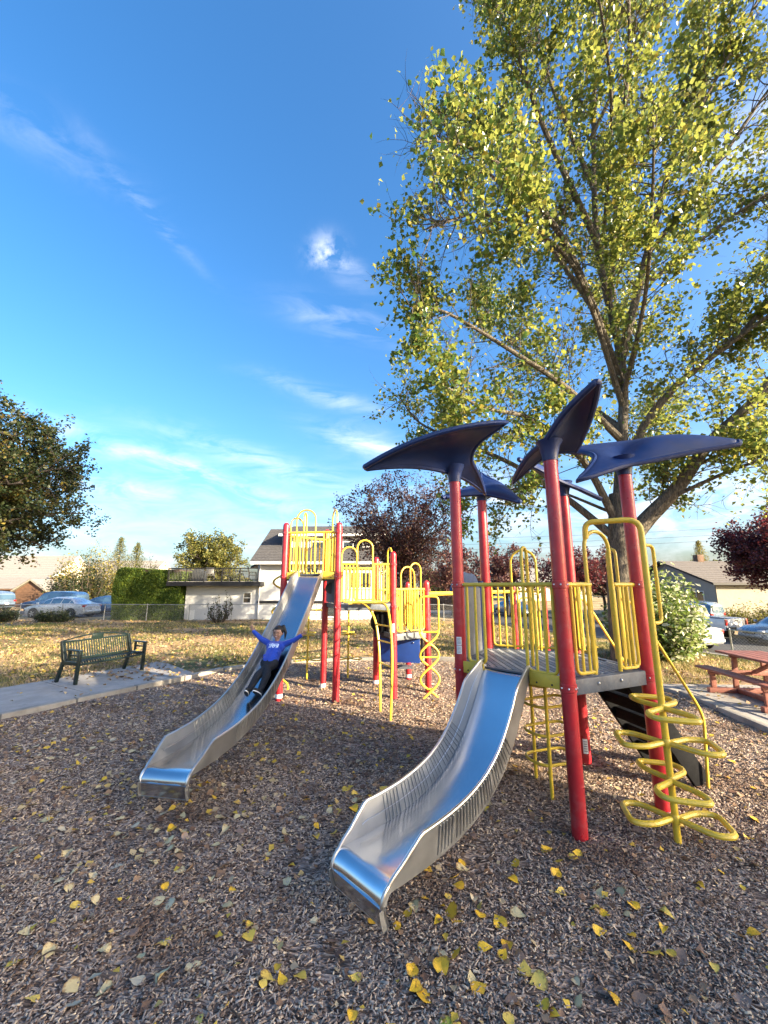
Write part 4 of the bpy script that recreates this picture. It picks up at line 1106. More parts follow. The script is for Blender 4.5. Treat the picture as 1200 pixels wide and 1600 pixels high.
def slide(root, start, dirxy, prof, w=0.45, ht=0.2, taper=(1.67, 1.9), ribs=(0.6, 1.4)):
    """chute: prof = [(u, z)] along the run; side walls lean out, rims are rolled, end lip turns down"""
    d = V((*dirxy, 0)).normalized(); sdir = V((-d.y, d.x, 0)); st = V((*start, 0))
    path = smooth_path([V((u, 0, z)) for u, z in prof], 8)
    ln = [0]
    for a, b in zip(path, path[1:]): ln.append(ln[-1] + (b - a).length)
    tot = ln[-1]
    def P(i, s, up):
        p = path[i]; a = path[max(i - 1, 0)]; b = path[min(i + 1, len(path) - 1)]; t = (b - a).normalized()
        nn = V((-t.z, 0, t.x))
        if nn.z < 0: nn = -nn
        # walls stand square to the bed
        e = V((nn.x, 0, nn.z))
        return st + d * (p.x + e.x * up) + sdir * s + V((0, 0, p.z + e.z * up))
    h = []
    past = False
    for l, p in zip(ln, path):
        past = past or p.x >= taper[1]
        k = 0.05 if past else max(0.05, min(1, 1 - (p.x - taper[0]) / (taper[1] - taper[0])))
        h.append(ht * (0.40 + 0.60 * min(1, l / 0.28)) * k)
    n = len(path)
    bed = MB()
    rows = [[P(i, s * w / 2, 0.012 * (abs(s) ** 4)) for s in (-1, -.92, -.6, -.2, .2, .6, .92, 1)] for i in range(n)]
    rows2 = [[P(i, s * w / 2, -0.012) for s in (-1, -.92, -.6, -.2, .2, .6, .92, 1)] for i in range(n)]
    bed.grid(rows); bed.grid(rows2)
    ch = bed.build('slide', M['steel'], root, sharp=60)
    for s in (-1, 1):
        wall = MB()
        out = 0.035
        A = [P(i, s * w / 2, 0.0) for i in range(n)]
        B = [P(i, s * (w / 2 + out * h[i] / ht), h[i]) for i in range(n)]
        A2 = [P(i, s * (w / 2 + .006), -0.03) for i in range(n)]
        B2 = [P(i, s * (w / 2 + .006 + out * h[i] / ht), h[i]) for i in range(n)]
        wall.grid([A, B]); wall.grid([A2, B2])
        wo = wall.build('side_wall', M['steel_wall'], ch, sharp=60)
        MB().tube([p + V((0, 0, 0.004)) for p in B], 0.011, 8).build('rolled_rim', M['steel_rim'], ch)
        # seam half way up the wall
        MB().tube([P(i, s * (w / 2 - .003 + out * 0.45), h[i] * 0.45) for i in range(n) if path[i].x < taper[0] + .05], 0.0035, 5).build('wall_seam', M['steel_rim'], ch)
        # pleats where the wall is bent
        l = next(a for a, p in zip(ln, path) if p.x >= ribs[0]); lend = next(a for a, p in zip(ln, path) if p.x >= ribs[1]); stp = 0.042
        while l < lend:
            i = min(range(n), key=lambda k: abs(ln[k] - l)); i = max(1, min(n - 2, i))
            f = (l - ln[i]) / max(1e-6, ln[i + 1] - ln[i]) if l > ln[i] else 0
            def Q(ss, up):
                return P(i, ss, up).lerp(P(i + 1, ss, up), f)
            MB().tube([Q(s * (w / 2 + .012), 0.0), Q(s * (w / 2 + out + .012), h[i] * 0.94)], 0.0062, 5).build('pleat', M['steel_wall'], ch)
            MB().tube([Q(s * (w / 2 - .004), 0.015), Q(s * (w / 2 + out - .006), h[i] * 0.94)], 0.0036, 5).build('pleat', M['steel_wall'], ch)
            l += stp
    i = n - 1
    MB().tube([P(i, -w / 2 - .005, 0), P(i, w / 2 + .005, 0)], 0.013, 8).build('lip_roll', M['steel_rim'], ch)
    return ch, P, path, ln
def sail(root, socket, T1, T2, T3, bow=(0.10, 0.14), notch=0.25, lift=0.12, pull=0.5):
    """moulded roof fin: three drawn-out tips, hollow edges, drawn down to the mast"""
    T1, T2, T3, S = V(T1), V(T2), V(T3), V(socket)
    nrm = (T2 - T1).cross(T3 - T1).normalized()
    if nrm.z < 0: nrm = -nrm
    c = (T1 + T2 + T3) / 3
    def bez(a, b, k, out):
        m = (a + b) / 2; o = m - c; o = o - (b - a).normalized() * o.dot((b - a).normalized()); o.normalize()
        ctl = m + o * out * (b - a).length * 2
        return a * (1 - k) ** 2 + ctl * 2 * k * (1 - k) + b * k * k
    n = 18; rows = []
    for i in range(n + 1):
        k = i / n; row = []
        for j in range(n + 1):
            t = j / n
            ke = k * (1 - notch * 4 * t * (1 - t) * k)
            ke = 0.035 + 0.965 * ke
            p = bez(T1, T2, ke, bow[0]).lerp(bez(T1, T3, ke, -bow[1]), t)
            p = p + nrm * lift * math.sin(math.pi * t) * math.sin(math.pi * min(1, ke * 1.05)) 
            q = p - S; q.z = 0
            w = math.exp(-(q.length / 0.20) ** 2) * pull
            p = p.lerp(V((p.x * 0.6 + S.x * 0.4, p.y * 0.6 + S.y * 0.4, S.z + 0.06)), w)
            row.append(p)
        rows.append(row)
    o = MB().grid(rows).build('roof_sail', M['navy_plastic'], root, sharp=180)
    md = o.modifiers.new('thick', 'SOLIDIFY'); md.thickness = 0.05; md.offset = 0
    md2 = o.modifiers.new('soft', 'SUBSURF'); md2.levels = 1; md2.render_levels = 1
    MB().lathe(S, [(PR * 1.12, -0.06), (PR * 1.2, 0.0), (PR * 1.5, 0.08), (PR * 2.0, 0.14)], 18).build('mast_collar', M['navy_plastic'], o)
    # rolled edge along the fin's rim
    edge = rows[0] + [r[-1] for r in rows[1:]] + rows[-1][::-1][1:] + [r[0] for r in rows[::-1]][1:-1]
    MB().tube(edge[n // 2:] + edge[:n // 2], 0.03, 8, closed=True).build('rolled_edge', M['navy_plastic'], o)
    return o
def loop_pole(root, xy, z1, levels, length=0.44, width=0.36, yaw=0.0, r=0.02, top=None):
    """pole with bow-tie step loops, every other level turned a quarter"""
    x, y = xy; b = V((x, y, 0))
    o = MB().tube([b + V((0, 0, -0.1)), b + V((0, 0, z1))] if top is None else fillet([b + V((0, 0, -.1)), b + V((0, 0, z1))] + [V(t) for t in top], 0.12, 6), 0.0265 if r > .02 else 0.021, 12).build('climber_pole', M['yellow_tube'], root)
    for k, z in enumerate(levels):
        MB().lathe(b + V((0, 0, z)), [(.027, -.034), (.033, -.026), (.033, .026), (.027, .034)], 12).build('weld_collar', M['yellow_tube'], o)
        for s in (0, 1):
            a = yaw + (math.pi / 2 if k % 2 else 0) + s * math.pi
            u = V((math.cos(a), math.sin(a), 0)); w = V((-u.y, u.x, 0))
            pts = [u * 0.02, u * length * 0.55 + w * width * 0.42, u * length * 0.98 + w * width * 0.46, u * length * 1.0 - w * width * 0.40, u * length * 0.6 - w * width * 0.5, u * 0.02]
            pts = fillet([b + p + V((0, 0, z)) for p in pts], 0.13, 7)
            MB().tube(pts, r * 0.85, 8).build('step_loop', M['yellow_tube'], o)
    return o

A, D, C, P3, B = (1.62, 3.71), (2.60, 4.14), (2.40, 5.18), (1.40, 5.56), (0.83, 4.52)
def lerp2(a, b, t): return (a[0] + (b[0] - a[0]) * t, a[1] + (b[1] - a[1]) * t)
def near_structure():
    root = empty('play_structure', (1.75, 4.6, 0), label='nearer play structure with tall red posts and navy sail roofs', cat='playground')
    zd, zr = 1.23, 2.06
    tops = {'A': (A, 3.30), 'B': (B, 3.30), 'C': (C, 3.28), 'D': (D, 3.28), 'P': (P3, 3.30)}
    post(root, A, 3.36, dome=False)
    post(root, B, 3.36, dome=False, sticker=[(1.42, 250, 0.085), (1.33, 250, 0.085)])
    post(root, C, 3.34, dome=False, sticker=[(0.10, 255, 0.16)])
    post(root, D, 3.34, dome=False)
    post(root, P3, 3.36, dome=False)
    # roof fins
    sail(root, (*B, 3.30), (-0.26, 4.20, 3.30), (1.30, 3.98, 3.76), (1.33, 5.10, 3.24), bow=(0.10, 0.13), notch=0.20, lift=0.10, pull=0.65)
    sail(root, (*P3, 3.30), (1.88, 5.30, 3.16), (1.46, 5.75, 3.78), (0.82, 5.45, 3.26), bow=(0.02, 0.10), notch=0.25, lift=0.08)
    sail(root, (*A, 3.30), (1.79, 3.05, 3.74), (1.46, 4.36, 3.20), (1.98, 3.92, 3.42), bow=(0.06, -0.04), notch=0.15, lift=0.10, pull=0.6)
    sail(root, (*C, 3.28), (1.72, 4.95, 3.68), (2.82, 5.05, 3.16), (2.6, 5.9, 3.62), bow=(-0.03, 0.10), notch=0.2, lift=0.06)
    sail(root, (*D, 3.28), (3.66, 3.82, 3.47), (2.18, 4.62, 3.66), (2.02, 4.02, 3.13), bow=(0.11, 0.04), notch=0.16, lift=0.12, pull=0.6)
    dk = deck(root, [A, D, C, P3, B], zd)
    # dark beam under the open side towards the loop climber
    for p, q in ((A, D), (D, C), (C, P3), (P3, B)):
        a = V((*lerp2(p, q, .06), 0)); b = V((*lerp2(p, q, .94), 0)); f = V((b.y - a.y, a.x - b.x, 0)).normalized() * 0.012
        bb = MB().bar(a + f + V((0, 0, zd - 0.062)), b + f + V((0, 0, zd - 0.062)), 0.03, 0.13).build('deck_beam', M['deck_coat'], root, bevel=0.006)
        for t in (.3, .62):
            MB().ball(a.lerp(b, t) + f * 2.4 + V((0, 0, zd - .05)), 0.014, 8, 6).build('bolt', M['bolt_metal'], bb)
    # slide side A-B: skirts, half railings, hand arches
    off = (-0.02, -0.02)
    skirt(root, lerp2(B, A, .05), lerp2(B, A, .27), zd - 0.085, zd + 0.03, off)
    skirt(root, lerp2(B, A, .70), lerp2(B, A, .95), zd - 0.085, zd + 0.03, off)
    top_rail(root, [lerp2(B, A, .0), lerp2(B, A, .97)], zr)
    barrier(root, lerp2(B, A, .10), lerp2(B, A, .28), zd + .03, zr, 1)
    barrier(root, lerp2(B, A, .68), lerp2(B, A, .93), zd + .03, zr, 2)
    a0 = lerp2(B, A, .68); arch(root, a0, (a0[0] + 0.09, a0[1] + 0.11), zd + .05, 2.43)
    arch(root, lerp2(P3, C, .32), lerp2(P3, C, .62), zd, 2.52)
    # A-D side with its opening to the loop climber
    top_rail(root, [lerp2(A, D, .03), lerp2(A, D, .36)], zr)
    top_rail(root, [lerp2(A, D, .66), lerp2(A, D, .97)], zr)
    barrier(root, lerp2(A, D, .12), lerp2(A, D, .35), zd + .04, zr, 2)
    barrier(root, lerp2(A, D, .66), lerp2(A, D, .90), zd + .04, zr, 3)
    arch(root, lerp2(A, D, .33), lerp2(A, D, .645), zd + .02, 2.58, 0.019)
    # D-C (stairs), C-P3 and P3-B sides
    q0, q1 = lerp2(D, C, .02), lerp2(D, C, .24); top_rail(root, [q0, q1], zr); barrier(root, lerp2(D, C, .08), q1, zd + .04, zr, 1)
    q0, q1 = lerp2(D, C, .78), lerp2(D, C, .98); top_rail(root, [q0, q1], zr); barrier(root, q0, lerp2(D, C, .94), zd + .04, zr, 1)
    arch(root, lerp2(D, C, .24), lerp2(D, C, .36), zd + .04, 2.45)
    top_rail(root, [lerp2(C, P3, .02), lerp2(C, P3, .98)], zr)
    barrier(root, lerp2(C, P3, .07), lerp2(C, P3, .46), zd + .04, zr, 4)
    barrier(root, lerp2(C, P3, .54), lerp2(C, P3, .93), zd + .04, zr, 4)
    # climbing panel on P3-B: grey slab in a knobbly navy frame with a wavy crest
    p, q = V((*lerp2(B, P3, .10), 0)), V((*lerp2(B, P3, .90), 0)); u = (q - p).normalized(); f = V((-u.y, u.x, 0)) * 0.05
    w = (q - p).length
    slab = MB().bar(p + f + u * .07 + V((0, 0, 1.05)), q + f - u * .07 + V((0, 0, 1.05)), 0.05, 1.95).build('climbing_panel', M['grey_plastic'], root, bevel=0.01)
    for e in (p + f, q + f):
        kn = [e + V((0, 0, 0.02 + 0.11 * i)) for i in range(20)]
        MB().tube(kn, [0.055 if i % 2 else 0.04 for i in range(20)], 10).build('knobbly_edge', M['navy_plastic'], slab)
    crest = []
    for i in range(13):
        t = i / 12; crest.append(p + f + u * w * t + V((0, 0, 2.04 + 0.20 * math.sin(math.pi * t) + 0.035 * math.sin(9 * t))))
    MB().prism([p + f - u * .04 + V((0, 0, 1.98))] + crest + [q + f + u * .04 + V((0, 0, 1.98))], V((-u.y, u.x, 0)) * 0.09).build('wavy_crest', M['slate_blue'], slab, bevel=0.02)
    rng = random.Random(2)
    for i in range(11):
        c = p + u * w * rng.uniform(.2, .8) + f * 1.6 + V((0, 0, 0.2 + 0.15 * i))
        MB().ball(c, (0.05, 0.035, 0.035), 10, 6).build('hand_hold', M['slate_blue'], slab)
    # steel chute
    sdir = (-0.722, -0.692)
    st = lerp2(B, A, .475)
    prof = [(-0.03, 1.222), (0.03, 1.19), (0.12, 1.075), (0.27, 0.86), (0.44, 0.665), (0.62, 0.52), (0.86, 0.405), (1.15, 0.335), (1.45, 0.308), (1.70, 0.308), (1.82, 0.315), (1.875, 0.298), (1.905, 0.25), (1.90, 0.19), (1.875, 0.12)]
    slide(root, st, sdir, prof, w=0.47, ht=0.20, taper=(1.60, 1.87), ribs=(0.40, 1.40))
    # loop climber with its bent top going over to the railing
    top = [(2.39, 3.66, 2.66), (2.39 - .42, 3.66 + .19, 2.66), (1.97, 3.86, 2.50)]
    lp = loop_pole(root, (2.39, 3.66), 2.66, [0.17, 0.455, 0.74, 1.02], length=0.36, width=0.36, yaw=math.radians(-18), r=0.0275, top=top[1:])
    tubepart(root, 'side_handle', [(2.40, 3.66, 2.42), (2.52, 3.72, 2.42), (2.52, 3.72, 1.72), (2.41, 3.66, 1.72)], 0.016, 0.06)
    # ladder climber hanging under the deck
    l0, l1 = V((1.66, 4.36, 0)), V((1.64, 4.72, 0))
    for e in (l0, l1): tubepart(root, 'ladder_pole', [e + V((0, 0, -.05)), e + V((0, 0, zd - .1))], 0.0185)
    for i, z in enumerate((0.28, 0.55, 0.82, 1.02)):
        pts = [l0 + V((0, 0, z)), l0 + V((0.30, 0.02, z + .03)), l0 + V((.36, .18, z + .03)), l1 + V((.30, 0.02, z + .03)), l1 + V((0, 0, z)), l1 + V((-.12, -.05, z)), l1 + V((-.14, -.2, z)), l0 + V((-.08, .02, z))]
        tubepart(root, 'step_loop', fillet(pts + [pts[0]], .07, 4), 0.0145)
    # black stair with yellow hand rails on D-C
    dn = V((0.976, 0.217, 0)); sd = V((-0.217, 0.976, 0)); m = V((*lerp2(D, C, .56), 0)); hw = 0.30
    sroot = MB().bar(m - sd * hw + V((0, 0, zd - .06)), m - sd * hw + dn * 0.80 + V((0, 0, 0.02)), 0.045, 0.20).build('stair_stringer', M['black_rubber'], root, bevel=0.01)
    MB().bar(m + sd * hw + V((0, 0, zd - .06)), m + sd * hw + dn * 0.80 + V((0, 0, 0.02)), 0.045, 0.20).build('stair_stringer', M['black_rubber'], root, bevel=0.01)
    for i in range(5):
        t = (i + 1) / 6; c = m + dn * (0.80 * t) + V((0, 0, zd - .03 - 1.16 * t))
        MB().box(c, (0.17, hw * 2 - .05, 0.045), Matrix.Rotation(math.atan2(dn.y, dn.x), 3, 'Z')).build('stair_tread', M['black_rubber'], sroot, bevel=0.008)
        MB().box(c + V((0, 0, -.05)) + dn * -.06, (0.02, hw * 2 - .05, 0.10), Matrix.Rotation(math.atan2(dn.y, dn.x), 3, 'Z')).build('stair_riser', M['black_rubber'], sroot)
    for s in (-1, 1):
        b = m + sd * s * (hw + .06)
        tubepart(root, 'hand_rail', [b + V((0, 0, zr - .15)), b + dn * .12 + V((0, 0, zr - .20)), b + dn * .80 + V((0, 0, 0.80)), b + dn * .86 + V((0, 0, 0.66)), b + dn * .80 + V((0, 0, 0.0))], 0.015, 0.10)
    return root
s = NT('deck_tread'); s.set(col=s.ramp(s.noise(20, 4), [(0.3, (0.13, 0.15, 0.18)), (0.7, (0.26, 0.28, 0.31))]), rough=0.4)
s = NT('steel_rim'); s.set(col=(0.62, 0.62, 0.62), metal=1.0, rough=0.3)
near_structure()

E1, E2, E3 = (-1.93, 7.77), (-0.87, 7.60), (-1.24, 8.58)       # high triangular deck
F1, F2 = (0.18, 7.85), (-0.17, 8.86)                             # middle square deck with E2, E3
G1, G2 = (0.88, 8.36), (0.55, 9.42)                              # low deck with F1, F2
H1 = (3.84, 12.0)
def far_structure():
    root = empty('play_structure', (-0.4, 8.4, 0), label='farther play structure with stepped yellow railed decks and a high steel slide', cat='playground')
    post(root, E1, 3.22, foot=True); post(root, E2, 3.20); post(root, E3, 3.2, foot=True)
    post(root, F1, 2.66, sticker=[(1.18, 265, 0.16)]); post(root, F2, 2.62, foot=True)
    post(root, G1, 2.10); post(root, G2, 2.08, foot=True)
    post(root, H1, 2.02); post(root, (4.5, 11.4), 2.02)
    z2, z1, z0 = 2.27, 1.70, 1.13
    deck(root, [E1, E2, E3], z2); deck(root, [E2, F1, F2, E3], z1); deck(root, [F1, G1, G2, F2], z0)
    def edge(p, q, z, mat='deck_coat', t0=.06, t1=.94, h=.12):
        a = V((*lerp2(p, q, t0), 0)); b = V((*lerp2(p, q, t1), 0)); f = V((b.y - a.y, a.x - b.x, 0)).normalized() * 0.014
        MB().bar(a + f + V((0, 0, z - h / 2 + .01)), b + f + V((0, 0, z - h / 2 + .01)), 0.03, h).build('deck_beam', M[mat], root, bevel=0.006)
    edge(E1, E2, z2 - .02, 'deck_under'); edge(E2, E3, z2); edge(E3, E1, z2); edge(E2, F1, z1); edge(F1, F2, z1); edge(F2, E3, z1); edge(F1, G1, z0, 'grey_plastic'); edge(G1, G2, z0); edge(G2, F2, z0)
    # high deck
    off = (-0.005, -0.03)
    skirt(root, lerp2(E1, E2, .06), lerp2(E1, E2, .30), z2 - .10, z2 + .03, off); skirt(root, lerp2(E1, E2, .70), lerp2(E1, E2, .94), z2 - .10, z2 + .03, off)
    top_rail(root, [E1, E2], 3.07)
    barrier(root, lerp2(E1, E2, .10), lerp2(E1, E2, .28), z2 + .03, 3.07, 2); barrier(root, lerp2(E1, E2, .72), lerp2(E1, E2, .92), z2 + .03, 3.07, 3)
    arch(root, lerp2(E1, E2, .20), lerp2(E1, E2, .56), z2 + .05, 3.52); arch(root, lerp2(E1, E2, .34), (lerp2(E1, E2, .34)[0], lerp2(E1, E2, .34)[1] + .25), z2 + .05, 3.48)
    for p, q, n in ((E1, E3, 7), (E2, E3, 7)):
        top_rail(root, [p, q], 3.02); barrier(root, lerp2(p, q, .08), lerp2(p, q, .92), z2 + .03, 3.02, n)
    arch(root, lerp2(E2, E3, .15), lerp2(E2, E3, .52), z2 + .05, 3.56); arch(root, lerp2(E1, E3, .1), lerp2(E1, E3, .4), z2 + .05, 3.40)
    # play panel hanging below the high deck
    pa, pb = V((*lerp2(E3, E2, .12), 0)), V((*lerp2(E3, E2, .9), 0))
    pn = MB().bar(pa + V((0, 0, 1.97)), pb + V((0, 0, 1.97)), 0.03, 0.5).build('play_panel', M['slate_blue'], root, bevel=0.01)
    MB().ball(pa.lerp(pb, .5) + V((0.02, -.03, 2.0)), (.14, .03, .12), 12, 8).build('panel_relief', M['grey_plastic'], pn)
    # middle deck: railings with arches, opening for the arched ladder
    top_rail(root, [lerp2(E2, F1, .05), lerp2(E2, F1, .34)], 2.46); barrier(root, lerp2(E2, F1, .08), lerp2(E2, F1, .33), z1 + .05, 2.46, 3)
    top_rail(root, [lerp2(E2, F1, .64), lerp2(E2, F1, .97)], 2.46); barrier(root, lerp2(E2, F1, .65), lerp2(E2, F1, .93), z1 + .05, 2.46, 4)
    arch(root, lerp2(E2, F1, .06), lerp2(E2, F1, .33), z1 + .05, 2.78); arch(root, lerp2(E2, F1, .335), lerp2(E2, F1, .62), z1 + .03, 2.92, 0.018)
    top_rail(root, [E3, F2], 2.42); barrier(root, lerp2(E3, F2, .08), lerp2(E3, F2, .48), z1 + .05, 2.42, 4); barrier(root, lerp2(E3, F2, .56), lerp2(E3, F2, .93), z1 + .05, 2.42, 4)
    arch(root, lerp2(F1, F2, .08), lerp2(F1, F2, .3), z1 + .03, 2.80)
    # low deck
    top_rail(root, [F1, lerp2(F1, G1, .98)], 1.98); barrier(root, lerp2(F1, G1, .10), lerp2(F1, G1, .40), z0 + .05, 1.98, 3); barrier(root, lerp2(F1, G1, .46), lerp2(F1, G1, .90), z0 + .05, 1.98, 4)
    top_rail(root, [F2, G2], 1.96); barrier(root, lerp2(F2, G2, .08), lerp2(F2, G2, .92), z0 + .05, 1.96, 6)
    top_rail(root, [G1, G2], 1.96); barrier(root, lerp2(G1, G2, .5), lerp2(G1, G2, .92), z0 + .05, 1.96, 4)
    arch(root, lerp2(F1, G1, .22), lerp2(F1, G1, .62), z0 + .04, 2.42); arch(root, lerp2(F1, G1, .5), lerp2(F1, G1, .82), z0 + .04, 2.50)
    ar = arch(root, lerp2(F2, G2, .2), lerp2(F2, G2, .6), z0 + .04, 2.42)
    # net-like barrier panel of the low deck
    # blue enclosure below the low deck with its dark opening
    a, b = V((-0.10, 8.50, 0)), V((0.72, 8.32, 0))
    bp = MB().bar(a + V((0, 0, 0.79)), b + V((0, 0, 0.79)), 0.03, 0.52).build('blue_panel', M['blue_panel'], root, bevel=0.008)
    for dz in (-.03, 0.06):
        MB().ball(b.lerp(a, .16) + V((0, -.02, .95 + dz)), 0.014, 8, 6).build('bolt', M['bolt_metal'], bp)
    MB().bar(b + V((.03, .02, .79)), V((0.84, 9.0, .79)), 0.03, 0.5).build('side_panel', M['black_rubber'], bp)
    for i in range(3):
        MB().box((0.25, 8.9 + .18 * i, 0.35 + .27 * i), (0.7, .2, .05)).build('transfer_step', M['deck_coat'], bp)
    tn = MB().lathe((-0.06, 8.38, 1.32), [(0.17, -.02), (0.22, 0.0), (0.22, .05), (0.17, .06)], 20, axis='y').build('bubble_ring', M['black_rubber'], root)
    MB().bar((-0.20, 8.62, 1.30), (0.10, 8.34, 1.30), .03, .60).build('back_panel', M['fence_dark'], tn)
    # arched ladder
    far = smooth_path([(-0.62, 7.52, 1.73), (-0.36, 7.42, 1.72), (-0.16, 7.26, 1.45), (-0.08, 7.12, 0.9), (-0.06, 7.05, -0.05)], 6)
    nr = smooth_path([(-0.22, 7.56, 1.73), (0.02, 7.16, 1.72), (0.10, 6.86, 1.45), (0.13, 6.68, 0.9), (0.10, 6.62, -0.05)], 6)
    lad = MB().tube(far, 0.021, 8).build('ladder_rail', M['yellow_tube'], root); MB().tube(nr, 0.021, 8).build('ladder_rail', M['yellow_tube'], root)
    for i in (5, 9, 13, 16, 19):
        MB().tube([far[i], nr[i]], 0.014, 8).build('rung', M['yellow_tube'], lad)
    MB().bar((-0.66, 7.5, 1.74), (-0.10, 7.62, 1.74), .05, .05).build('ladder_mount', M['yellow_panel'], lad)
    # loop poles at the back
    for x, y in ((-1.72, 9.35), (-0.82, 9.5)):
        loop_pole(root, (x, y), 1.62, [0.42, 0.98, 1.5], length=0.30, width=0.34, yaw=0.15, r=0.018)
    # coiled climber at the left corner
    coil = [V((-2.08 + .19 * math.cos(a), 8.3 + .19 * math.sin(a), 0.05 + a * 0.093)) for a in [i * .3 for i in range(80)]]
    ck = MB().tube(coil, 0.02, 8).build('coil', M['yellow_tube'], root); MB().tube([(-2.08, 8.3, -.05), (-2.08, 8.3, 2.3)], 0.02, 8).build('coil_pole', M['yellow_tube'], ck)
    # double helix climber with its hand loop
    hx, hy = 0.86, 7.86
    st = []
    for s in (0, math.pi):
        pts = [V((hx + .185 * math.sin(2 * math.pi * z / 0.86 + s + 2.3), hy + .06 * math.cos(2 * math.pi * z / .86 + s), z)) for z in [i * .03 for i in range(-1, 41)]]
        st.append(MB().tube(pts, 0.02, 8).build('helix_strand', M['yellow_tube'], root))
    for z in (0.16, .72, .94): 
        w = abs(.185 * math.sin(2 * math.pi * z / 0.86 + 2.3)); MB().tube([(hx - w, hy, z), (hx + w, hy, z)], .014, 8).build('rung', M['yellow_tube'], st[0])
    tubepart(root, 'hand_loop', [(hx - .14, hy, 1.18), (hx - .17, hy, 1.24), (hx - .17, hy, 1.84), (hx + .19, hy, 1.84), (hx + .19, hy, 1.18), (hx - .12, hy, 1.18)], 0.018, 0.08)
    # beam running across to the end posts, with grab loops
    tubepart(root, 'overhead_beam', [(*G1, 1.88), (*H1, 1.88)], 0.045, n=14)
    tubepart(root, 'end_beam', [(*H1, 1.88), (4.5, 11.4, 1.88)], 0.03, n=12)
    for k, (x, y) in enumerate(((3.25, 11.65), (3.95, 11.2))):
        tubepart(root, 'end_arch', [(x - .22, y, -.05), (x - .22, y, 1.72), (x + .22, y, 1.72), (x + .22, y, -.05)], 0.02, .12)
    # the long steel chute
    prof = [(-0.03, 2.262), (0.03, 2.22), (0.20, 2.04), (0.55, 1.72), (1.00, 1.32), (1.50, 0.91), (1.92, 0.64), (2.36, 0.46), (2.85, 0.365), (3.22, 0.345), (3.48, 0.35), (3.63, 0.358), (3.69, 0.34), (3.72, 0.29), (3.715, 0.23), (3.69, 0.15)]
    return slide(root, lerp2(E1, E2, .5), (-0.165, -0.986), prof, w=0.47, ht=0.19, taper=(3.40, 3.68), ribs=(1.55, 2.95))
SL2 = far_structure()
# ------------------------------------------------------------------ buildings
def window(root, c, w, h, face='y', fr=0.06, mull=None, mat='white_trim', depth=0.05):
    """frame proud of the wall, pane set back; face: 'y' looks to -Y, 'x' looks to -X"""
    c = V(c)
    ax = V((1, 0, 0)) if face == 'y' else V((0, 1, 0)); n = V((0, -1, 0)) if face == 'y' else V((-1, 0, 0))
    mb = MB()
    z = V((0, 0, 1))
    for s in (-1, 1):
        mb.bar(c + ax * s * (w / 2) - z * h / 2 + n * .02, c + ax * s * (w / 2) + z * h / 2 + n * .02, fr, depth, up=n)
    mb.bar(c - ax * (w / 2 - fr / 2) + z * (h / 2 - fr / 2) + n * .02, c + ax * (w / 2 - fr / 2) + z * (h / 2 - fr / 2) + n * .02, depth, fr)
    mb.bar(c - ax * (w / 2 - fr / 2) - z * (h / 2 - fr / 2) + n * .02, c + ax * (w / 2 - fr / 2) - z * (h / 2 - fr / 2) + n * .02, depth, fr)
    for t in (mull or []):
        if t[0] == 'v': mb.bar(c + ax * t[1] * w - z * (h / 2 - fr) + n * .015, c + ax * t[1] * w + z * (h / 2 - fr) + n * .015, fr * .7, depth * .8, up=n)
        else: mb.bar(c + z * t[1] * h - ax * (w / 2 - fr) + n * .015, c + z * t[1] * h + ax * (w / 2 - fr) + n * .015, depth * .8, fr * .7)
    o = mb.build('window', M[mat], root, smooth=False)
    sz = (w - fr * .5, .02, h - fr * .5) if face == 'y' else (.02, w - fr * .5, h - fr * .5)
    MB().box(c + n * .008, sz).build('pane', M['glass'], o, smooth=False)
    MB().bar(c - ax * (w / 2 + .04) - z * (h / 2 + .02) + n * .04, c + ax * (w / 2 + .04) - z * (h / 2 + .02) + n * .04, .10, .04).build('sill', M[mat], o, smooth=False)
    return o
def roof_courses(parent, p0, p1, up0, up1, mat, n, seed=1, thick=.03):
    """shingle courses: one overlapping strip per course from eave (p0-p1) to ridge (up0-up1)"""
    p0, p1, up0, up1 = V(p0), V(p1), V(up0), V(up1)
    nr = (p1 - p0).cross(up0 - p0).normalized()
    if nr.z < 0: nr = -nr
    for i in range(n):
        a, b = i / n, min(1, (i + 1.15) / n)
        q = [p0.lerp(up0, a) + nr * thick, p1.lerp(up1, a) + nr * thick, p1.lerp(up1, b) + nr * .006, p0.lerp(up0, b) + nr * .006]
        lo = [p0.lerp(up0, a) + nr * .004, p1.lerp(up1, a) + nr * .004]
        MB().add(q + lo, [(0, 1, 2, 3), (4, 5, 1, 0)]).build('shingle_course', M[mat], parent, smooth=False)
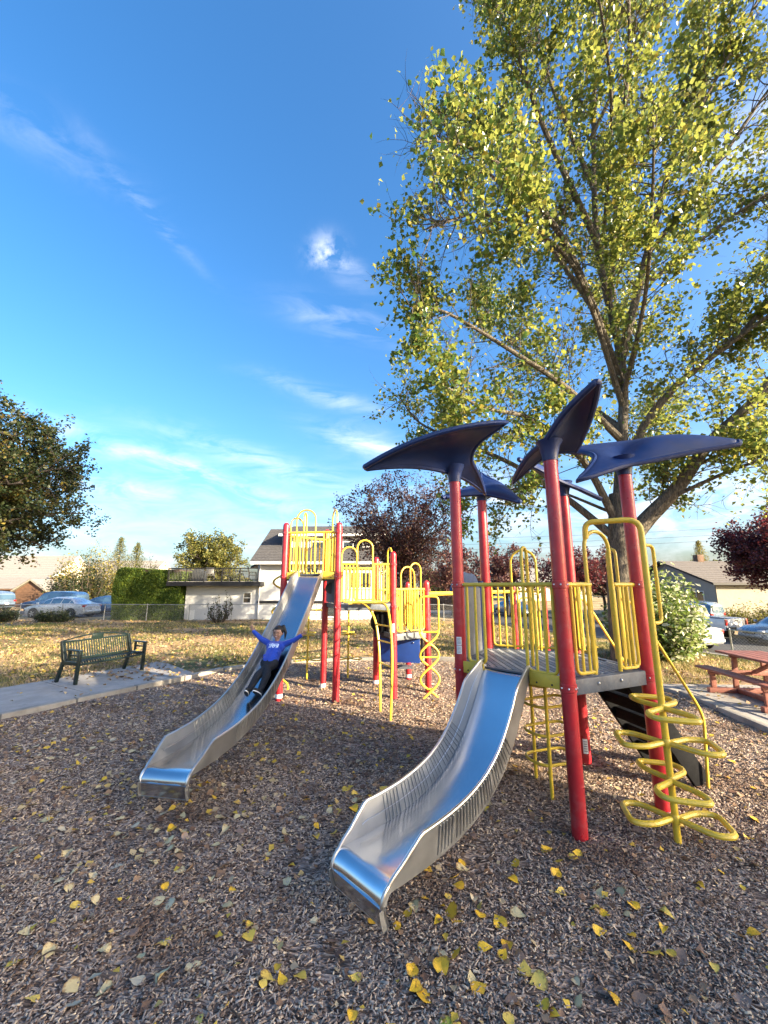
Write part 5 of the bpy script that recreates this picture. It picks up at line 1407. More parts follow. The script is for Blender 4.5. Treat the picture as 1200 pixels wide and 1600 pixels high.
def gable_house(name, x0, x1, y0, y1, zb, ze, zr, ridge, wallm, roofm, label, over=.4, courses=10, wall2=None, trim='black_trim'):
    root = empty(name, ((x0 + x1) / 2, (y0 + y1) / 2, zb), label=label, cat='house')
    w = MB()
    if ridge == 'x':
        ym = (y0 + y1) / 2
        w.prism([(x0, y0, zb), (x0, y1, zb), (x0, y1, ze), (x0, ym, zr), (x0, y0, ze)], (x1 - x0, 0, 0))
        wall = w.build('wall', M[wallm], root, smooth=False)
        k = (zr - ze) / (ym - y0)
        eav = [(y0 - over, ze - k * over), (y1 + over, ze - k * over)]
        for (ye, zz) in eav:
            rf = MB().prism([(x0 - over, ye, zz + .02), (x0 - over, ym, zr + .02), (x0 - over, ym, zr + .16), (x0 - over, ye, zz + .16)], (x1 - x0 + 2 * over, 0, 0)).build('roof', M[trim], root, smooth=False)
            roof_courses(rf, (x0 - over - .03, ye, zz + .16), (x1 + over + .03, ye, zz + .16), (x0 - over - .03, ym, zr + .16), (x1 + over + .03, ym, zr + .16), roofm, courses)
    else:
        xm = (x0 + x1) / 2
        w.prism([(x0, y0, zb), (x1, y0, zb), (x1, y0, ze), (xm, y0, zr), (x0, y0, ze)], (0, y1 - y0, 0))
        wall = w.build('wall', M[wallm], root, smooth=False)
        k = (zr - ze) / (xm - x0)
        for (xe, zz) in ((x0 - over, ze - k * over), (x1 + over, ze - k * over)):
            rf = MB().prism([(xe, y0 - over, zz + .02), (xm, y0 - over, zr + .02), (xm, y0 - over, zr + .16), (xe, y0 - over, zz + .16)], (0, y1 - y0 + 2 * over, 0)).build('roof', M[trim], root, smooth=False)
            roof_courses(rf, (xe, y0 - over - .03, zz + .16), (xe, y1 + over + .03, zz + .16), (xm, y0 - over - .03, zr + .16), (xm, y1 + over + .03, zr + .16), roofm, courses)
    return root
def white_house():
    root = empty('white_house', (-3, 29, -0.2), label='white stucco house with dark shingle roof and black balcony railing beyond the fence', cat='house')
    zb = -0.25
    # garage with roof terrace
    MB().box((-10.75, 29.5, (zb + 2.02) / 2), (4.9, 5.0, 2.02 - zb)).build('garage_wall', M['stucco'], root, smooth=False)
    ter = MB().box((-11.05, 29.2, 2.16), (6.1, 6.2, 0.26)).build('terrace', M['black_trim'], root, smooth=False)
    MB().box((-11.05, 29.2, 2.31), (6.0, 6.1, 0.03)).build('terrace_floor', M['concrete'], ter, smooth=False)
    window(root, (-9.1, 27.0, 1.25), .50, .74, mull=[('h', 0)])
    MB().box((-12.75, 26.985, 0.13), (.42, .03, .62)).build('wall_hatch', M['white_trim'], root, smooth=False)
    rail = MB().tube([(-14.05, 26.15, 3.16), (-8.2, 26.15, 3.16)], .028, 6).tube([(-14.05, 26.15, 2.42), (-8.2, 26.15, 2.42)], .02, 6).tube([(-14.05, 26.15, 3.16), (-14.05, 32, 3.16)], .028, 6).tube([(-14.05, 26.15, 2.42), (-14.05, 32, 2.42)], .02, 6).build('balcony_rail', M['railing_black'], root)
    for i in range(6):
        x = -14.05 + i * 1.17
        MB().tube([(x, 26.15, 2.28), (x, 26.15, 3.2)], .032, 6).build('rail_post', M['railing_black'], rail)
    for i in range(59):
        x = -13.95 + i * .0985
        MB().tube([(x, 26.15, 2.42), (x, 26.15, 3.15)], .010, 4).build('baluster', M['railing_black'], rail)
    for i in range(30):
        y = 26.3 + i * .19
        MB().tube([(-14.05, y, 2.42), (-14.05, y, 3.15)], .010, 4).build('baluster', M['railing_black'], rail)
    # main block
    MB().box((-4.2, 31.0, (zb + 3.5) / 2), (8.4, 8.0, 3.5 - zb)).build('wall', M['stucco'], root, smooth=False)
    MB().box((-4.2, 26.965, 0.98), (8.46, .06, .16)).build('belt_course', M['black_trim'], root, smooth=False)
    # roof front slope, verge, fascia
    rf = MB().prism([(-8.85, 26.5, 3.48), (-8.85, 31, 6.30), (-8.85, 31, 6.42), (-8.85, 26.5, 3.62)], (9.3, 0, 0)).build('roof', M['shingle_dark'], root, smooth=False)
    MB().prism([(-8.85, 31, 6.30), (-8.85, 35.4, 3.5), (-8.85, 35.4, 3.62), (-8.85, 31, 6.42)], (9.3, 0, 0)).build('roof', M['shingle_dark'], root, smooth=False)
    roof_courses(rf, (-8.9, 26.48, 3.63), (0.5, 26.48, 3.63), (-8.9, 31, 6.43), (0.5, 31, 6.43), 'shingle_dark', 22, thick=.035)
    MB().box((-4.2, 26.46, 3.53), (9.3, .05, .17)).build('fascia', M['white_trim'], root, smooth=False)
    MB().prism([(-8.4, 27, 3.5), (-8.4, 35, 3.5), (-8.4, 31, 6.1)], (.06, 0, 0)).build('gable_wall', M['stucco'], root, smooth=False)
    # dormer storey standing out of the slope
    do = MB().box((-3.6, 30.2, 4.75), (6.6, 4.0, 1.7)).build('dormer_wall', M['stucco'], root, smooth=False)
    drf = MB().prism([(-7.4, 27.75, 5.50), (-7.4, 32.5, 6.75), (-7.4, 32.5, 6.87), (-7.4, 27.75, 5.62)], (7.6, 0, 0)).build('dormer_roof', M['shingle_dark'], root, smooth=False)
    roof_courses(drf, (-7.42, 27.73, 5.63), (0.22, 27.73, 5.63), (-7.42, 32.4, 6.86), (0.22, 32.4, 6.86), 'shingle_dark', 12)
    MB().box((-3.6, 27.71, 5.56), (7.6, .05, .16)).build('dormer_fascia', M['white_trim'], root, smooth=False)
    window(root, (-4.7, 28.19, 4.75), 1.0, .8); window(root, (-2.2, 28.19, 4.75), 1.4, .8, mull=[('v', 0)])
    window(root, (-4.9, 27.0, 2.95), 0.95, .62, mull=[('v', 0)]); window(root, (-1.6, 27.0, 2.4), 1.5, 1.1, mull=[('v', 0)])
    window(root, (-7.0, 27.0, 0.35), .55, .72); window(root, (-3.6, 27.0, 0.35), .9, .7)
    # lower wing seen behind the terrace
    MB().prism([(-10.4, 33, zb), (-8.3, 33, zb), (-8.3, 33, 4.7), (-10.4, 33, 3.7)], (0, 3, 0)).build('rear_wing', M['stucco'], root, smooth=False)
    MB().prism([(-10.9, 32.7, 3.46), (-8.2, 32.7, 4.76), (-8.2, 32.7, 4.90), (-10.9, 32.7, 3.60)], (0, 3.6, 0)).build('wing_roof', M['black_trim'], root, smooth=False)
    MB().tube([(-8.3, 26.9, 3.4), (-8.3, 26.9, -.1)], .04, 8).build('downpipe', M['white_trim'], root)
    # things on the terrace
    def chair(x, y, rz, label):
        c = empty('patio_chair', (x, y, 2.325), rz, label, 'chair', 'chairs on the terrace')
        f = MB()
        for sx in (-.24, .24):
            MB().tube(fillet([(sx, -.25, 0), (sx, -.22, .62), (sx, .2, .62)], .06), .02, 6).build('leg', M['railing_black'], c); MB().tube([(sx, .28, 0), (sx, .2, .45), (sx, .34, 1.0)], .02, 6).build('leg', M['railing_black'], c)
        MB().box((0, 0, .42), (.5, .48, .04)).build('seat', M['railing_black'], c, bevel=.01)
        MB().bar((0, .21, .5), (0, .33, .98), .48, .03, up=(0, 1, 0)).build('backrest', M['railing_black'], c, bevel=.01)
    chair(-8.9, 27.2, math.radians(115), 'black patio chair nearest the house wall on the terrace'); chair(-10.9, 27.6, math.radians(-70), 'black patio chair in the middle of the terrace'); chair(-12.1, 28.0, math.radians(30), 'black patio chair beside the covered barbecue')
    b = empty('covered_barbecue', (-12.6, 27.4, 2.325), label='barbecue under a dark cover on the terrace', cat='barbecue')
    MB().prism([(-13.0, 27.1, 2.325), (-12.2, 27.1, 2.325), (-12.24, 27.1, 2.95), (-12.4, 27.1, 3.15), (-12.8, 27.1, 3.15), (-12.96, 27.1, 2.95)], (0, .6, 0)).build('cover', M['deck_under'], b, bevel=.05)
    MB().tube([(-13.02, 27.4, 2.9), (-13.2, 27.4, 2.9)], .02, 6).build('side_handle', M['railing_black'], b)
    tb = empty('patio_table', (-10.0, 28.0, 2.325), label='round dark patio table between the terrace chairs', cat='table')
    MB().lathe((-10, 28, 2.325), [(.02, .70), (.55, .70), (.56, .72), (.55, .74), (.02, .74)], 18).build('table_top', M['railing_black'], tb)
    for k in range(3):
        a = k * 2.09; MB().tube([(-10 + .4 * math.cos(a), 28 + .4 * math.sin(a), 2.325), (-10 + .1 * math.cos(a), 28 + .1 * math.sin(a), 3.03)], .02, 6).build('leg', M['railing_black'], tb)
white_house()
def other_houses():
    # grey house on the right: ridge along X, left gable in view, front wall in the sun
    h = gable_house('grey_house', 24.6, 40, 30, 40, -1.0, 2.25, 4.0, 'x', 'siding_grey', 'shingle_brown', 'low grey house with brown roof behind the parked pickup', over=.5, courses=12)
    MB().box((32.3, 29.975, 0.62), (15.4, .05, 3.2)).build('sunlit_front_sheet', M['siding_sand'], h, smooth=False)  # sand tone puts the sun's yellow into the front wall colour
    for i in range(15):
        z = -0.9 + i * .21
        MB().box((24.575, 35, z), (.03, 10.0, .19), Matrix.Rotation(math.radians(0), 3, 'X')).build('siding_board', M['siding_grey'], h, smooth=False)
    window(h, (24.56, 32.2, 1.15), 2.2, 1.0, face='x', mull=[('v', -.17), ('v', .17)])
    window(h, (24.56, 37.0, 1.15), 1.4, 1.0, face='x', mull=[('v', 0)])
    window(h, (29.5, 29.94, 1.0), 1.8, 1.1, mull=[('v', 0)])
    MB().box((27.6, 35.0, 4.3), (.55, .55, .8)).build('chimney', M['wood_brown'], h, bevel=.02)
    # cream house far left, brown shed before it
    h = gable_house('cream_house', -78, -58, 70, 80, -.3, 3.6, 7.4, 'x', 'stucco_cream', 'shingle_grey', 'cream house with pale grey roof at the far left edge', over=.6, courses=10, trim='white_trim')
    for x in (-66.6, -64.6, -62.4, -60.2, -68.8): window(h, (x, 69.97, 2.35), 1.2, 1.3, mull=[('v', 0)])
    h2 = gable_house('cream_house', -57.5, -46, 78, 88, -.3, 3.6, 7.0, 'x', 'stucco_cream', 'shingle_grey', 'second cream house, half hidden by the shrubs on the left', over=.6, courses=8, trim='white_trim')
    sh = gable_house('brown_shed', -52, -40.0, 46.2, 50, -.3, 1.75, 2.9, 'x', 'wood_brown', 'shingle_grey', 'brown wooden shed with grey roof behind the white car', over=.35, courses=8, trim='wood_brown')
    for i in range(8): MB().box((-46, 46.18, -.15 + i * .24), (12.0, .05, .21)).build('board', M['wood_brown'], sh, smooth=False)
    po = gable_house('brown_porch', -40.4, -37.2, 44.4, 48, -.3, 1.55, 2.6, 'y', 'wood_brown', 'shingle_grey', 'small brown gabled outbuilding at the end of the shed', over=.3, courses=6, trim='siding_sand')
    for i in range(8): MB().box((-38.8, 44.38, -.15 + i * .22), (3.2, .05, .19)).build('board', M['wood_brown'], po, smooth=False)
    bg = gable_house('far_house', 22, 36, 70, 80, -1, 2.6, 5.0, 'x', 'stucco_cream', 'shingle_grey', 'pale house far down the street between the plum trees', over=.5, courses=6, trim='white_trim')
other_houses()

# ------------------------------------------------------------------ fences
def chain_fence(name, pts, h, label, gap=2.7, gate=None):
    root = empty(name, (pts[0][0], pts[0][1], hz(*pts[0])), label=label, cat='fence')
    wires = MB()
    for (ax, ay), (bx, by) in zip(pts, pts[1:]):
        L = math.hypot(bx - ax, by - ay); n = max(1, round(L / gap))
        top = []
        for i in range(n + 1):
            x, y = ax + (bx - ax) * i / n, ay + (by - ay) * i / n; z = hz(x, y)
            MB().lathe((x, y, z), [(.024, -.1), (.024, h), (.03, h + .01), (.018, h + .04), (.002, h + .05)], 8).build('fence_post', M['galvanised'], root)
            top.append(V((x, y, z + h)))
        MB().tube(top, .019, 6).build('top_rail', M['galvanised'], root)
        # woven wire: two sets of slanting strands
        d = V((bx - ax, by - ay, 0)) / L; k = int(L / .09)
        for i in range(-int(h / .09), k):
            for s in (1, -1):
                t0, t1 = i * .09, i * .09 + h
                a0, a1 = max(0, t0), min(L, t1)
                if a1 - a0 < .05: continue
                z0 = (a0 - t0); z1 = (a1 - t0)
                if s < 0: z0, z1 = h - z0, h - z1
                p = V((ax, ay, 0)) + d * a0; q = V((ax, ay, 0)) + d * a1
                p.z = hz(p.x, p.y) + z0; q.z = hz(q.x, q.y) + z1
                wires.bar(p, q, .0032, .0032)
    o = wires.build('wire_mesh', M['galvanised'], root, smooth=False); o['kind'] = 'stuff'
    return root
chain_fence('chain_link_fence', [(-34, 26.0), (6.5, 26.0)], 1.02, 'long low chain link fence between the lawn and the white house')
chain_fence('chain_link_fence', [(10.4, 12.4), (13.2, 6.0)], 0.85, 'short chain link fence behind the picnic table along the street')
def board_fence(name, a, b, h, zb, mat, bw, gap, label, posts=2.4, pointed=False):
    a, b = V((*a, zb)), V((*b, zb)); d = b - a; L = d.length; d.normalize(); nn = V((-d.y, d.x, 0))
    root = empty(name, tuple(a), label=label, cat='fence')
    n = int(L / (bw + gap)); me = None
    rl = MB()
    for z in (.25 * h, .8 * h): rl.bar(a + nn * .03 + V((0, 0, z)), b + nn * .03 + V((0, 0, z)), .03, .07)
    rl.build('rail', M[mat], root, smooth=False)
    for i in range(n):
        p = a + d * (i + .5) * (bw + gap)
        if me is None:
            mb = MB(); u = d * bw / 2
            pts = [-u, u, u + V((0, 0, h - (.06 if pointed else 0))), V((0, 0, h)), -u + V((0, 0, h - (.06 if pointed else 0)))]
            mb.prism([q - nn * .01 for q in pts], nn * .02)
            o = mb.build('picket' if pointed else 'board', M[mat], root, smooth=False, org=(0, 0, 0)); me = o.data; o.location = p - a
        else:
            o = link(bpy.data.objects.new('picket' if pointed else 'board', me)); o.parent = root; o.location = p - a
    return root
board_fence('picket_fence', (24.2, 25.5), (33, 24.0), 1.15, -0.62, 'white_trim', .09, .07, 'white picket fence behind the pickup at the right edge', pointed=True)
board_fence('board_fence', (27.5, 27.0), (38, 26.2), 1.7, -0.6, 'fence_dark', .16, .01, 'dark brown board fence in front of the sunlit house wall')
board_fence('board_fence', (1.5, 40), (9.0, 40.5), 1.5, -0.35, 'fence_dark', .16, .01, 'dark board fence beneath the plum trees behind the low deck')
def wires():
    for k, (z0, z1, lab) in enumerate(((6.1, 7.6, 'lowest overhead wire across the plum trees'), (6.7, 8.2, 'middle overhead wire across the plum trees'), (7.4, 8.9, 'uppermost overhead wire across the plum trees'))):
        pts = [V((4 + 44 * t, 46 - 4 * t, z0 + (z1 - z0) * t - 1.6 * 4 * t * (1 - t) * .25)) for t in [i / 16 for i in range(17)]]
        tag(MB().tube(pts, .014, 4).build('overhead_wire', M['wire']), lab, 'wire', 'overhead wires')
wires()
# ------------------------------------------------------------------ bench, picnic table
def bench():
    # right front foot at (-5.71, 9.91), left front foot at (-6.2, 8.7): faces the playground
    a = V((-6.30, 8.60, 0.06)); b = V((-5.76, 9.96, 0.06)); L = (b - a).length
    ang = math.atan2((b - a).y, (b - a).x)
    root = empty('park_bench', tuple((a + b) / 2), ang, 'dark green metal slatted park bench on the concrete path', 'bench')
    W = L; g = M['bench_green']
    # local frame: x along the bench, -y towards the playground
    def sidefr(x):
        o = MB().bar((x, 0, 0), (x, -.02, .64), .075, .05, up=(1, 0, 0)).build('front_leg', g, root, bevel=.008)
        MB().bar((x, .62, 0), (x, .46, .45), .075, .05, up=(1, 0, 0)).build('rear_leg', g, root, bevel=.008)
        MB().bar((x, .46, .42), (x, .60, .83), .075, .05, up=(1, 0, 0)).build('back_upright', g, root, bevel=.008)
        ar = MB().bar((x, -.06, .655), (x, .36, .665), .085, .03).build('arm_rest', g, root, bevel=.01)
        MB().bar((x, .30, .66), (x, .30, .45), .05, .03, up=(0, 1, 0)).build('arm_stay', g, ar)
        MB().bar((x, .02, .56), (x, .30, .56), .03, .03).build('arm_stay', g, ar)
        MB().bar((x, -.01, .40), (x, .48, .40), .05, .07).build('side_rail', g, root, bevel=.005)
    # longer than the foot span because the end frames stand at both ends
    for x in (-W / 2, W / 2): sidefr(x)
    n = 26
    slat = None
    for i in range(n):
        x = -W / 2 + .06 + (W - .12) * i / (n - 1)
        mb = MB()
        pr = smooth_path([(x, -.04, .36), (x, -.03, .43), (x, .05, .45), (x, .30, .425), (x, .46, .42)], 3)
        for p, q in zip(pr, pr[1:]): mb.bar(p, q, .022, .008, up=(0, .2, 1))
        if slat is None:
            o = mb.build('seat_slat', g, root, org=(x, 0, 0)); o.location = (x, 0, 0); slat = o.data
        else:
            o = link(bpy.data.objects.new('seat_slat', slat)); o.parent = root; o.location = (x, 0, 0)
    slat = None
    for i in range(n):
        x = -W / 2 + .06 + (W - .12) * i / (n - 1)
        if slat is None:
            o = MB().bar((x, .47, .43), (x, .60, .79), .022, .008, up=(0, 1, 0)).build('back_slat', g, root, org=(x, 0, 0)); o.location = (x, 0, 0); slat = o.data
        else:
            o = link(bpy.data.objects.new('back_slat', slat)); o.parent = root; o.location = (x, 0, 0)
    tubepart(root, 'seat_front_rail', [(-W / 2, -.035, .385), (W / 2, -.035, .385)], .022, mat='bench_green')
    MB().bar((-W / 2, .605, .80), (W / 2, .605, .80), .04, .035).build('back_top_rail', g, root)
    MB().bar((-W / 2, .475, .44), (W / 2, .475, .44), .03, .035).build('back_low_rail', g, root)
    hoop = [V((-W / 2 + W * i / 14, .61, .82 + .09 * math.sin(math.pi * i / 14))) for i in range(15)]
    MB().tube(hoop, .014, 6).build('crest_rail', g, root)
    MB().box((.0, .60, .86), (.26, .02, .10)).build('plaque', g, root, bevel=.005)
bench()
def picnic_table():
    root = empty('picnic_table', (6.90, 7.32, 0.06), math.radians(-6), 'red brown wooden picnic table on the concrete pad at the right edge', 'picnic table')
    root.scale = (.94, .94, .94)
    m = M['table_red']; L = 1.95
    for i in range(5):
        x = -.36 + i * .18
        MB().box((x, 0, .755), (.165, L, .04)).build('top_plank', m, root, bevel=.006)
    for s in (-1, 1):
        for k in (0, 1): MB().box((s * (.66 + .15 * k), 0, .45), (.135, L, .04)).build('bench_plank', m, root, bevel=.006)
        y = s * .66
        MB().bar((-.38, y, .715), (.38, y, .715), .05, .08).build('top_bearer', m, root, bevel=.004)
        MB().bar((-.82, y, .39), (.82, y, .39), .05, .09).build('bench_bearer', m, root, bevel=.004)
        for t in (-1, 1):
            MB().bar((t * .26, y + .05, .70), (t * .30, y + .05, .08), .09, .05, up=(0, 1, 0)).build('leg', m, root, bevel=.004)
            MB().bar((t * .72, y + .05, .42), (t * .72, y + .05, .08), .09, .05, up=(0, 1, 0)).build('bench_leg', m, root, bevel=.004)
        MB().bar((-.86, y, .05), (.86, y, .05), .09, .09).build('ground_skid', m, root, bevel=.004)
    for t in (-1, 1): MB().bar((t * .30, -.75, .05), (t * .30, .75, .05), .08, .08).build('ground_skid', m, root, bevel=.004)
    MB().bar((0, -.62, .40), (0, -.05, .70), .09, .045).build('brace', m, root); MB().bar((0, .62, .40), (0, .05, .70), .09, .045).build('brace', m, root)
picnic_table()

# ------------------------------------------------------------------ cars
def car(name, loc, rz, bodym, label, style='sedan', cat='car', tail_plate=None, group=None, front_plate=None, roofbar=False):
    """x forward. Stations: (x, z underside, z belt, z roof, half width at belt, half width at roof)"""
    root = empty(name, loc, rz, label, cat, group)
    if style == 'sedan':
        L = 4.6; zs = [(-2.30, .42, .78, .80, .70, .66), (-2.22, .30, .95, .98, .80, .70), (-1.75, .24, 1.00, 1.05, .88, .66), (-1.15, .22, .98, 1.34, .90, .60), (-.55, .20, .96, 1.44, .91, .60), (.25, .20, .94, 1.43, .91, .60), (.80, .20, .93, 1.26, .90, .62), (1.25, .22, .92, .95, .88, .74), (1.85, .24, .82, .84, .84, .72), (2.20, .30, .70, .72, .74, .66), (2.30, .40, .58, .60, .62, .58)]
        wheels = (-1.38, 1.40); wr = .325; top = (2, 7)
    elif style == 'suv':
        zs = [(-2.25, .50, .95, 1.0, .78, .74), (-2.20, .40, 1.05, 1.55, .88, .70), (-1.9, .36, 1.06, 1.72, .92, .70), (-1.2, .34, 1.05, 1.78, .93, .70), (0, .34, 1.03, 1.78, .93, .70), (.55, .34, 1.02, 1.66, .93, .70), (1.05, .34, 1.01, 1.06, .92, .78), (1.8, .36, .96, .98, .88, .76), (2.22, .42, .82, .84, .80, .70), (2.30, .50, .66, .68, .70, .64)]
        wheels = (-1.35, 1.40); wr = .37; top = (0, 6)
    else:  # pickup
        zs = [(-2.85, .55, 1.08, 1.10, .90, .88), (-2.80, .50, 1.10, 1.12, .96, .94), (-1.05, .46, 1.10, 1.12, .98, .96), (-.98, .45, 1.12, 1.70, .98, .72), (-.6, .45, 1.12, 1.82, .98, .72), (.45, .45, 1.10, 1.80, .98, .72), (.95, .45, 1.10, 1.42, .97, .76), (1.35, .45, 1.10, 1.16, .96, .84), (2.3, .46, 1.06, 1.10, .94, .84), (2.70, .52, .92, .96, .88, .80), (2.80, .60, .74, .78, .80, .74)]
        wheels = (-1.75, 1.85); wr = .39; top = (2, 7)
    rows = []
    sec = []
    for x, z0, zb, zr, wb, wt in zs:
        wl = wb * .96
        sec.append([V((x, -wl, z0)), V((x, -wb, z0 + (zb - z0) * .35)), V((x, -wb, z0 + (zb - z0) * .8)), V((x, -wb * .97, zb)), V((x, -wt, zr - .02)), V((x, -wt * .6, zr + .02)), V((x, 0, zr + .03)), V((x, wt * .6, zr + .02)), V((x, wt, zr - .02)), V((x, wb * .97, zb)), V((x, wb, z0 + (zb - z0) * .8)), V((x, wb, z0 + (zb - z0) * .35)), V((x, wl, z0))])
    # refine along the length
    fine = []
    for i in range(len(sec) - 1):
        for k in range(3):
            t = k / 3
            fine.append([a.lerp(b, t) for a, b in zip(sec[i], sec[i + 1])])
    fine.append(sec[-1])
    mb = MB().grid(fine); mb.add(fine[0], [tuple(range(13))]); mb.add(fine[-1], [tuple(range(13))[::-1]])
    mb.add([p for r in (fine,) for q in r for p in (q[0], q[-1])], [(2 * i, 2 * i + 1, 2 * i + 3, 2 * i + 2) for i in range(len(fine) - 1)])
    body = mb.build('body', M[bodym], root, sharp=50)
    # glass: side lights, windscreen, rear screen, all a little proud of the greenhouse
    def quad(nm, pts, mat, off, par):
        n = (pts[1] - pts[0]).cross(pts[2] - pts[0]).normalized()
        c = sum(pts, V((0, 0, 0))) / len(pts)
        if n.dot(c - V((0, 0, .9))) < 0: n = -n
        return MB().prism([p + n * off for p in pts], n * .012).build(nm, M[mat], par, smooth=False)
    i0, i1 = top
    gh = [i for i in range(i0, i1 + 1) if zs[i][3] - zs[i][2] > .2]
    for s in (3, 9):
        t = 4 if s == 3 else 8
        for k, i in enumerate(range(gh[0] - 1, gh[-1] + 1)):
            if i < 0 or i + 1 >= len(zs): continue
            a, b = sec[i], sec[i + 1]
            lo0, lo1 = a[s].lerp(a[t], .12), b[s].lerp(b[t], .12); h0, h1 = a[s].lerp(a[t], .86), b[s].lerp(b[t], .86)
            if zs[i][3] - zs[i][2] < .2: 
                lo0 = lo0.lerp(lo1, .3); h0 = lo0
                quad('side_window', [lo0, lo1.lerp(lo0, .06), h1.lerp(lo0, .08)], 'glass_sky', .004, body)
            elif zs[i + 1][3] - zs[i + 1][2] < .2:
                lo1 = lo1.lerp(lo0, .3)
                quad('side_window', [lo0.lerp(lo1, .06), lo1, h0.lerp(lo1, .08)], 'glass_sky', .004, body)
            else:
                quad('side_window', [lo0.lerp(lo1, .04), lo1.lerp(lo0, .04), h1.lerp(h0, .04), h0.lerp(h1, .04)], 'glass_sky', .004, body)
    def screen(i, j, nm):
        a, b = sec[i], sec[j]
        q = [a[4].lerp(b[4], .16), a[8].lerp(b[8], .16), a[8].lerp(b[8], .88), a[4].lerp(b[4], .88)]
        q = [p.lerp(V((p.x, 0, p.z)), .08) for p in q]
        quad(nm, q, 'glass_sky', .03, body)
    lowf = gh[-1] + 1
    screen(lowf, gh[-1] if zs[gh[-1]][3] - zs[gh[-1]][2] > .45 else gh[-1] - 1, 'windscreen')
    lowb = gh[0] - 1
    if lowb >= 0: screen(lowb, gh[0] if zs[gh[0]][3] - zs[gh[0]][2] > .45 else gh[0] + 1, 'rear_window')
    # wheels
    wmax = max(z[4] for z in zs)
    for x in wheels:
        for s in (-1, 1):
            y = s * (wmax - .11)
            MB().lathe((x, s * (wmax - .02), wr + .02), [(wr + .055, -.03), (wr + .055, .028)], 22, axis='y').build('wheel_arch', M['car_trim'], body)
            w = MB().lathe((x, y, wr), [(wr * .62, -.11), (wr * .93, -.11), (wr, -.07), (wr, .07), (wr * .93, .11), (wr * .62, .11)], 22, axis='y').build('wheel', M['tyre'], root)
            w.location.y = s * .08
            MB().lathe((x, y, wr), [(wr * .60, -.115), (wr * .62, 0), (wr * .60, .115)], 18, axis='y').build('rim', M['car_trim'], w)
            for k in range(5):
                a = k * 1.2566
                MB().bar((x, y + s * .118, wr), (x + wr * .6 * math.cos(a), y + s * .118, wr + wr * .6 * math.sin(a)), .02, .075, up=(math.sin(a), 0, -math.cos(a))).build('spoke', M['rim_alloy'], w)
            MB().lathe((x, y + s * .112, wr), [(wr * .56, 0), (wr * .63, .01 * s), (wr * .63, .014 * s)], 18, axis='y').build('rim_ring', M['rim_alloy'], w) if False else None
    f, r = zs[-1], zs[0]
    for s in (-1, 1):
        z = zs[-2][2] - .06
        MB().box((zs[-2][0] + .01, s * zs[-2][4] * .80, z), (.14, .30, .13)).build('headlight', M['lamp_clear'], root, bevel=.03)
        if style == 'pickup': MB().box((zs[0][0] - .005, s * .86, .93), (.06, .17, .32)).build('tail_light', M['lamp_red'], root, bevel=.02)
        else: MB().box((zs[1][0] + .02, s * zs[1][4] * .86, zs[1][2] - .10), (.16, .26, .16)).build('tail_light', M['lamp_red'], root, bevel=.03)
        xm = zs[gh[-1]][0] + .25
        MB().box((xm, s * (wmax + .07), zs[gh[-1]][2] + .12), (.10, .16, .12)).build('mirror', M[bodym], root, bevel=.03)
        for xx in ((-.1,) if style == 'sedan' else (-.05,)):
            MB().box((xx - .35, s * (wmax + .004), zs[4][2] - .14), (.18, .02, .03)).build('door_handle', M['car_trim'], root)
        MB().bar((wheels[0] + .45, s * (wmax - .01), zs[4][1] + .06), (wheels[1] - .45, s * (wmax - .01), zs[4][1] + .06), .04, .09).build('sill_strip', M['car_trim'], root)
    MB().box((f[0] + .01, 0, f[2] - .06), (.06, f[4] * 1.1, .16)).build('grille', M['car_trim'], root, bevel=.02)
    MB().box((f[0] - .02, 0, f[1] + .03), (.14, f[4] * 2.05, .13)).build('bumper', M['car_trim' if style != 'sedan' else bodym], root, bevel=.04)
    MB().box((r[0] + .02, 0, r[1] + .05), (.16, r[4] * 2.0, .15)).build('bumper', M['car_trim' if style != 'sedan' else bodym], root, bevel=.04)
    MB().box((r[0] - .065, 0, r[1] + (.22 if style != 'pickup' else .04)), (.01, .36, .14)).build('licence_plate', M['white_label'], root)
    if style == 'pickup':
        MB().box((r[0] - .012, 0, .86), (.02, 1.45, .40)).build('tailgate', M[bodym], root, bevel=.01)
        MB().box((r[0] - .03, 0, 1.0), (.02, .26, .06)).build('tailgate_handle', M['car_trim'], root)
        MB().box((-1.95, 0, 1.118), (1.75, 1.7, .04)).build('bed_cover', M['car_trim'], root)
    return root
